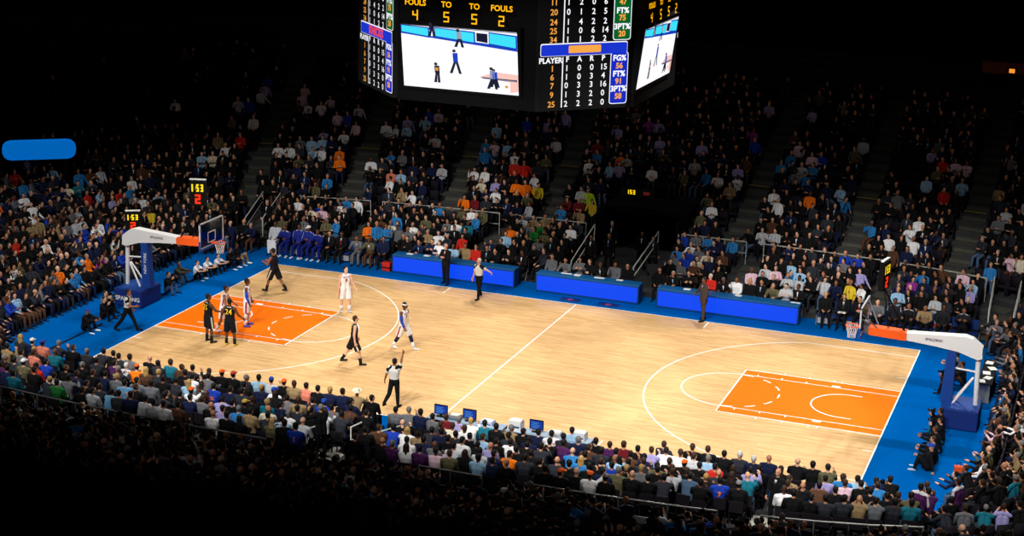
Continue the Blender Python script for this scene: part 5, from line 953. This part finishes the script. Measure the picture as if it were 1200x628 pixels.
# seat: one of each part, then copies
_b = PB(); _b.box((-.215, -.2, .375), (.215, .22, .415), bev=.012); SEAT_PAN = _b.mesh('seat_cushion', smooth=False)
_b = PB(); _b.box((-.21, -.275, .5), (.21, -.235, .86), bev=.025); SEAT_BACK = _b.mesh('backrest', smooth=False)
_b = PB()
for s_ in (-1, 1): _b.box((s_*.2-.014, -.24, 0), (s_*.2+.014, -.2, .52)); _b.box((s_*.2-.014, .12, 0), (s_*.2+.014, .16, .39)); _b.box((s_*.2-.014, -.24, .36), (s_*.2+.014, .2, .39))
SEAT_FRAME = _b.mesh('frame', smooth=False); seatm = mat('seat_plum', (20, 16, 23), .75, .2)
s0 = empty('arena_seat', (0, 0, 0)); tag(s0, 'dark plum arena seat in the near rows under a spectator', 'seat', 'arena seats in the near rows')
p0 = [link('seat_cushion', SEAT_PAN, seatm, s0), link('backrest', SEAT_BACK, seatm, s0), link('frame', SEAT_FRAME, black, s0)]
first_seat = [True]
def place_seat(x, y, z, rz):
    if first_seat[0]: first_seat[0] = False; s0.location = (x, y, z); s0.rotation_euler = (0, 0, rz); return
    r = s0.copy(); COL.objects.link(r); r.location = (x, y, z); r.rotation_euler = (0, 0, rz)
    for q in p0: c = q.copy(); c.parent = r; COL.objects.link(c)
n_sp = 0; TAKEN = [(-28.4, 7.82), (-26.6, 9.18)]
TAKEN += [tuple(o.location[:2]) for o in SC.objects if o.parent is None and o.get('category') == 'person' and not o.name.startswith('basketball')]
PR = random.Random(11)
for ri, row in enumerate(NEAR.split('|')):
    L_ = [e.split(',') for e in row.split(';')]; L_.sort(key=lambda a: float(a[0]))
    secA = [a for a in L_ if float(a[0]) < -1.3]; secB = [a for a in L_ if -1.3 <= float(a[0]) < 6.2]; secC = [a for a in L_ if float(a[0]) >= 6.2][::-1]
    for sec, words_ in ((secA, "from crowded-key end"), (secB, 'from guarded stairs, press-table side'), (secC, 'from empty-key end')):
        for i, (x, dd, h, c) in enumerate(sec):
            x = float(x); y = row_y(x, .82*ri, False) + float(dd)*.35; z = INZ[ri]+.002 if ri > 1 else .006; d = .82*ri
            pose = PR.choice((0, 0, 1, 2, 3, 4, 5, 0, 1)) if c not in ('rb25',) else 0; base = c; num = None
            if c in ('rb1', 'rb7', 'rb25'): base = 'rb'; num = c[2:]
            if h == 'oc' and c == 'w': pose = 6
            if (h, c) == ('b', 'w') and x > 13: pose = 6
            sk = PR.choice((0, 0, 1, 4, 4, 2, 3)); rz = inward(x, y, d)*.8 + PR.uniform(-.22, .22); sc = PR.uniform(.985, 1.05)
            tm = mat('usher_purple', (74, 26, 84), .8) if c == 'v' else None
            r = seated_person('spectator', (x, y, z), rz, pose, h, base, sk, PR.choice(('k', 'd', 'n', 'sl', 'k')), 'k', sc, tm)
            lab = '%s, %s, %s %s' % (who(h, base), ROWW[ri], ordn(i), words_)
            tag(r, lab, 'person', 'spectators in the near rows'); n_sp += 1
            J = seated(pose); cl = [q for q in r.children if q.name.split('.')[0] in ('t_shirt', 'jacket', 'shirt')][0]
            if num and num != '25': V, F = text_geo(num, .2, .012); part('jersey_number', lay_on(J, cl.data, [(a, b-.05) for a, b in V], F, True), [mat('number_orange', (246, 120, 40))], r)
            if num == '25': V, F = text_geo('25', .16, .01); part('jersey_number', lay_on(J, cl.data, [(a, b-.06) for a, b in V], F, True), [mat('number_orange', (246, 120, 40))], r)
            if base == 'o' and x > 3: V = [(.055*math.cos(2*PI*q/14), .02+.055*math.sin(2*PI*q/14)) for q in range(14)]; part('back_print', lay_on(J, cl.data, V, [tuple(range(14))], True), [mat('print_blue', (150, 170, 220))], r)
            place_seat(x, y, z, rz); TAKEN.append((x, y))
# ---------------------------------------------------------------- the rest of the crowd: one mass, nobody could count it
def low_person(i):
    J = seated(i); out = []
    def grab(pb, cls):
        me = bpy.data.meshes.new('t'); me.from_pydata(np.concatenate(pb.v).tolist(), [], pb.f); bm = bmesh.new(); bm.from_mesh(me); bmesh.ops.recalc_face_normals(bm, faces=bm.faces[:]); bmesh.ops.triangulate(bm, faces=bm.faces[:]); bm.verts.index_update()
        out.append((np.array([v.co[:] for v in bm.verts]), np.array([[v.index for v in f.verts] for f in bm.faces]), cls)); bm.free(); bpy.data.meshes.remove(me)
    k = J['k']; R = J['R']; c = J['headc']; S = dict(seg=6, cr=1)
    b = PB(); b.ell(c + R @ np.array([0, -.006, .02])*k, R, np.array([.077, .095, .1])*k, 8, 5); b.ell(c + R @ np.array([0, .02, -.05])*k, R, np.array([.056, .066, .066])*k, 6, 4); b.cone(c + R @ np.array([0, .09, .0])*k, .012*k, c + R @ np.array([0, .104, -.02])*k, .014*k, seg=5, cr=1)
    b.cone(J['neck'], .055*k, c, .05*k, seg=5, cr=1)
    for s in (-1, 1): d = J['hd', s]; b.cone(J['wr', s], .03*k, J['wr', s]+d*.1*k, .036*k, seg=5, cr=1); b.cone(J['wr', s]+d*.1*k, .02*k, J['wr', s]+d*.17*k, .014*k, seg=5, cr=1)
    grab(b, 0)
    b = PB(); b.ell(c + R @ np.array([0, -.026, .038])*k, R, np.array([.086, .094, .098])*k, 8, 5); grab(b, 1)
    b = PB()
    for s in (-1, 1):
        x = np.array([s*.065, 0, 0])*k; b.cone(J['pel']+x, .12*k, J['chest']+x*1.2, .125*k, **S); b.cone(J['chest']+x*1.2, .125*k, J['neck']-J['sp']*.08*k+x, .09*k, **S); b.cone(J['neck'], .07*k, J['sh', s], .07*k, **S)
        b.cone(J['sh', s], .068*k, J['el', s], .055*k, **S); b.cone(J['el', s], .053*k, J['wr', s], .038*k, **S)
    grab(b, 2)
    b = PB()
    for s in (-1, 1): b.cone(J['hip', s], .1*k, J['knee', s], .07*k, **S); b.cone(J['knee', s], .068*k, J['ank', s], .05*k, **S)
    grab(b, 3)
    b = PB()
    for s in (-1, 1): b.cone(J['heel', s], .042*k, J['toe', s], .038*k, seg=5, cr=1)
    grab(b, 4)
    V, F = vgrid(.14*k, -.08*k, .03*k); sx = np.array([1., 0, 0]); b = PB(); b.add([J['chest']+sx*a*-1+J['sp']*q+J['fw']*(.139 if q < .06 else .139-.35*(q-.06)) for a, q in V], F); grab(b, 5)
    return out
LOW = {i: low_person(i) for i in range(6)}
def seat_low():
    b = PB(); b.box((-.22, -.2, .38), (.22, .22, .45)); b.box((-.22, -.3, .42), (.22, -.25, .88)); b.box((-.24, -.26, 0), (-.2, .1, .6)); b.box((.2, -.26, 0), (.24, .1, .6))
    v = np.concatenate(b.v); f = np.array(b.f); return v, np.concatenate([f[:, [0, 1, 2]], f[:, [0, 2, 3]]])
SLV, SLF = seat_low()
class Mass:
    def __init__(s): s.V = []; s.F = []; s.C = []; s.n = 0
    def add(s, v, f, c): s.V.append(v); s.F.append(f + s.n); s.C.append(np.broadcast_to(np.array([*c, 1.], np.float32), (len(v), 4))); s.n += len(v)
    def build(s, name, m, smooth=True):
        V = np.concatenate(s.V).astype(np.float32); F = np.concatenate(s.F).astype(np.int32); C = np.concatenate(s.C).astype(np.float32); me = bpy.data.meshes.new(name)
        me.vertices.add(len(V)); me.vertices.foreach_set('co', V.ravel()); me.loops.add(len(F)*3); me.loops.foreach_set('vertex_index', F.ravel()); me.polygons.add(len(F)); me.polygons.foreach_set('loop_start', np.arange(0, len(F)*3, 3, dtype=np.int32)); me.polygons.foreach_set('loop_total', np.full(len(F), 3, np.int32))
        if smooth: me.polygons.foreach_set('use_smooth', np.ones(len(F), bool))
        me.update(); a = me.color_attributes.new('cloth', 'FLOAT_COLOR', 'POINT'); a.data.foreach_set('color', C.ravel()); return link(name, me, m)
CP = np.array(CAMPOS); CB = [np.array(q) for q in CAMBASIS]
def on_screen(x, y, z):
    d = np.array((x, y, z))-CP; w = d @ CB[2]
    return w > 1 and -260 < 600+CF*(d @ CB[0])/w < 1460 and -160 < 314-CF*(d @ CB[1])/w < 760
BR = [(float(a), float(b), c) for a, b, c in (e.split(',') for e in BRIGHT.split(';'))]
def seats():
    rows = [('i', i, .82*i, INZ[i]) for i in range(7)] + [('i', 7, 5.75, .65)] + [('o', k, OD0+OP*k, OZ0+ORISE*k) for k in range(17)]
    for kind, k, d, z in rows:
        for x, y in even(d, .54 if kind == 'o' else .52):
            far = y > 0
            if not on_screen(x, y, z+.7): continue
            end = abs(x) > (16.6 if far else 17.3)*(1+d*.0) and abs(y) < 9+d*.3 or abs(x) > 18
            if kind == 'i':
                if k == 7 and not (x < -16.8 and y < 11.5 and y > -13): continue
                if far and k == 0 and -16.4 < x < 17.0: continue
                if far and VX[0]-.55 < x < VX[1]+.55: continue
                if far and any(abs(x-a) < .62 for a in INNER_FAR): continue
                if far and (-18.3 < x < -16.5 or 16.2 < x < 18.0) and y > 9.6: continue
                if not far and -15.9 < x < 17.5 and not (x > 15.5 and y > -8): continue
                if 17.0 < x and -12 < y < -8.4 and k < 6: continue
            else:
                if far and k < 5 and VX[0]-.6 < x < VX[1]+.6: continue
                if any(abs(x-(a+s*k)) < .72 for a, s in AISLES) and (far or k < 7): continue
                if not far and y < -9 and k == 0 and (abs(x-12.2) < .6 or abs(x+1.55) < .6): continue
                if x < -19 and y < 13 and k > 6: continue
            if far and y < 10.6 and (9.4 < x < 17.0 or -16.3 < x < -9.4): continue
            if any(abs(x-a) < .55 and abs(y-c) < .6 for a, c in TAKEN): continue
            yield kind, k, d, x, y, z, far
crowd, seatmass = Mass(), Mass()
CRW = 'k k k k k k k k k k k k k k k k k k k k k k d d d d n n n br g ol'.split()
allseats = list(seats()); used = {}
for bx, by, c in BR:
    best = min(range(len(allseats)), key=lambda i: (allseats[i][3]-bx)**2 + (allseats[i][4]-by)**2 + (9 if i in used else 0))
    if (allseats[best][3]-bx)**2 + (allseats[best][4]-by)**2 < 1.6: used[best] = c
QR = random.Random(5); SKL = [lin(s) for s in SK]; HL = [lin(HC[h]) for h in 'kkkkkbbbbg']
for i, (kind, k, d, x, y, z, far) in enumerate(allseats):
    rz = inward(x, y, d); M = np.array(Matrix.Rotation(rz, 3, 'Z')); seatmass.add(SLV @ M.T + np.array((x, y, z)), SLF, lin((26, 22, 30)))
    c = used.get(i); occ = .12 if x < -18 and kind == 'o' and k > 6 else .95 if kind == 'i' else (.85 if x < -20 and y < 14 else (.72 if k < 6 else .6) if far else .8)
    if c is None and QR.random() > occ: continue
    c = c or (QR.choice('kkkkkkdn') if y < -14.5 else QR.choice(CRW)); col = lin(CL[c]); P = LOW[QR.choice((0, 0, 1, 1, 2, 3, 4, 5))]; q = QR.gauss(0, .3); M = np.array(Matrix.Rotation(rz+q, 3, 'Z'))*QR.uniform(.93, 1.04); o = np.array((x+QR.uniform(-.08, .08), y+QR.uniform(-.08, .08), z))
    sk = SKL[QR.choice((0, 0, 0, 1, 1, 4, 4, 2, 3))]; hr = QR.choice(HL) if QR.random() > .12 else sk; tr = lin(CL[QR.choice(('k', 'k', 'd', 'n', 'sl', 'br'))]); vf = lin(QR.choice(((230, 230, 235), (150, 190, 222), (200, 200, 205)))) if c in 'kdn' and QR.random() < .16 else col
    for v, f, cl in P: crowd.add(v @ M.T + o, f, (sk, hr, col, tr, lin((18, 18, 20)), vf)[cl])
o = crowd.build('crowd', attr_mat('crowd_cloth')); tag(o, 'seated crowd filling the far and end stands and the dark rows behind the near rail', 'crowd', None, 'stuff')
o = seatmass.build('arena_seating', attr_mat('seating_plastic'), False); tag(o, 'rows of dark plum arena seats under the crowd in all stands', 'seating', None, 'stuff')
print('spectators', n_sp, 'crowd seats', len(allseats), 'bright', len(used), crowd.n)
# ---------------------------------------------------------------- signs with section numbers at the back of the far stand
numm = mat('section_violet', (92, 84, 150), emit=.16)
for x, t, lb in ((-28.4, '118', 'dim section sign 118 at the dark corner of the far stand'), (-26.2, '119', 'dim section sign 119, second sign from the far corner'), (-21.0, '120', 'dim section sign 120 high above the home bench crowd'), (-1.2, '123', 'dim section sign 123 beside the scoreboard'), (7.1, '124', 'dim section sign 124 high above the brown-suited coach'), (9.3, '125', 'dim section sign 125, just beyond number 124 over the coach'), (16.0, '126', 'dim section sign at the edge of the picture above the visitors bench')):
    d = OD0+OP*17.2; y = row_y(x, d, True); rz = inward(x, y, d); r = empty('section_sign', (x, y-.1, 6.05), rz - PI)
    b = PB(); b.box((-.75, -.02, -.3), (.75, .04, .3), bev=.01); b.box((-.6, -.0, -.55), (-.5, .03, -.3)); b.box((.5, -.0, -.55), (.6, .03, -.3)); link('plate', b.mesh('p', smooth=False), black, r)
    Pn = Plane((-.75, -.02, -.3), (1, 0, 0), (0, 0, 1)); b = PB(); Pn.put(b, text_geo(t, .46, .004), .75, .3, .008); link('section_number', b.mesh('n', smooth=False), numm, r); tag(r, lb, 'sign')
r = empty('section_sign', (3.3, -15.35, .8)); b = PB(); b.box((-1.6, -.03, .25), (.45, .0, .30)); b.box((-.5, -.03, .0), (.45, .01, .25)); link('plate', b.mesh('p', smooth=False), mat('plate_maroon', (74, 14, 40), .7), r)
Pn = Plane((-.5, -.03, 0), (1, 0, 0), (0, 0, 1)); b = PB(); Pn.put(b, text_geo('161', .22, .006), .48, .13, .008); link('section_number', b.mesh('n', smooth=False), mat('number_pale', (230, 220, 224)), r); b = PB(); b.box((-.45, -.02, -.2), (-.4, .0, 0)); b.box((.35, -.02, -.2), (.4, .0, 0)); link('bracket', b.mesh('k', smooth=False), black, r); tag(r, 'maroon section sign 161 below the railing behind the purple jacket', 'sign')
r = empty('lit_concourse', (15.4, 29.9, 8.0)); b = PB(); b.box((-1.6, 0, -.1), (2.6, .3, .55)); link('back_panel', b.mesh('b', smooth=False), mat('panel_brown', (120, 66, 52), .9), r); b = PB(); b.box((-1.65, -.5, .56), (2.6, .3, .64)); link('soffit', b.mesh('s', smooth=False), black, r)
b = PB(); b.box((-.34, -.08, -.05), (.06, .0, .26)); link('screen_case', b.mesh('c', smooth=False), black, r); b = PB(); b.box((-.28, -.09, .0), (.0, -.081, .21)); link('lit_screen', b.mesh('l', smooth=False), mat('screen_orange', (255, 150, 50), emit=1.), r); b = PB(); b.box((-1.6, .0, -8.0), (-1.5, .3, -.1)); b.box((2.5, .0, -8.), (2.6, .3, -.1)); link('column', b.mesh('k', smooth=False), black, r); tag(r, 'dim brown lit concourse opening with small orange screen, high above visitors bench', 'concourse')
# ---------------------------------------------------------------- light: lamps over the court, weaker fill spots added for the stands
def spot(loc, to, power, ang, blend, size=.6, col=(1, .97, .92)):
    l = bpy.data.lights.new('court_or_fill_lamp', 'SPOT'); l.energy = power; l.spot_size = math.radians(ang); l.spot_blend = blend; l.shadow_soft_size = size; l.color = col
    o = bpy.data.objects.new('court_or_fill_lamp', l); COL.objects.link(o); o.location = loc; o.rotation_euler = (Vector(to)-Vector(loc)).to_track_quat('-Z', 'Y').to_euler(); return o
for x, p in ((-17, .58), (-10.5, .72), (-4, .8), (3, .86), (9.5, .84), (16, .82)): spot((x, -27, 24), (x*.97, -.8, 0), 25200*p, 38, .22)
for x, p in ((-16, .54), (-9, .76), (-2.5, .84), (4, .86), (10.5, .86), (16, .95)): spot((x, 22, 25), (x*.97, -3.4, 0), 20000*p, 35, .2)
for x, p in ((-6, .7), (2, 1.), (10, 1.), (18, .8)): spot((x, -36, 24), (x, -18.5, 1.5), 650*p, 32, 1.)  # added dim fill, so the rows behind the near rail show
spot((13, -16, 25), (15, 6.5, 0), 3500, 34, .7)  # extra spot added to brighten the far corner of the empty-key end
for x, p in ((-9.5, 1.), (9.5, 1.)): spot((x, 1, 25), (0, 12.5, 0), 2400*p, 34, .9)  # added pair, fills the scoreboard's shadow on the far stand and tunnel
for x, p in ((-13, .7), (-4.5, 1.), (4.5, 1.), (13, .9)): spot((x, -8, 26), (x, 12.5, 0), 3000*p, 40, .9)
for x, y, p in ((-12, -9, .8), (-12, 6, .8)): spot((x, y, 25), (-21, y*.4+1, 0), 6000*p, 42, .9)  # added side fill for the seats at the crowded-key end
spot((10, -8, 25), (19.5, -3, 0), 5000, 46, .8)  # added side fill for the seats at the empty-key end
for x in (-18, -6, 6, 18): spot((x, 4, 26), (x, 19, 3), 350, 50, 1.)
w = bpy.data.worlds.new('arena'); SC.world = w; w.use_nodes = True; w.node_tree.nodes['Background'].inputs[0].default_value = (.004, .004, .006, 1); w.node_tree.nodes['Background'].inputs[1].default_value = 1.
# ---------------------------------------------------------------- camera
cd = bpy.data.cameras.new('camera'); cam = bpy.data.objects.new('camera_main', cd); COL.objects.link(cam); cd.sensor_width = 36.; cd.lens = CF/1200*36; cd.clip_end = 300
r_, u_, f_ = CB; cam.matrix_world = Matrix(((r_[0], u_[0], -f_[0], CP[0]), (r_[1], u_[1], -f_[1], CP[1]), (r_[2], u_[2], -f_[2], CP[2]), (0, 0, 0, 1))); SC.camera = cam
v = SC.view_settings; v.view_transform = 'Standard'; v.look = 'None'; v.exposure = 0.; v.gamma = 1.; v.use_curve_mapping = False
SC.cycles.max_bounces = 5; SC.cycles.diffuse_bounces = 2; SC.cycles.glossy_bounces = 3; SC.cycles.transparent_max_bounces = 6
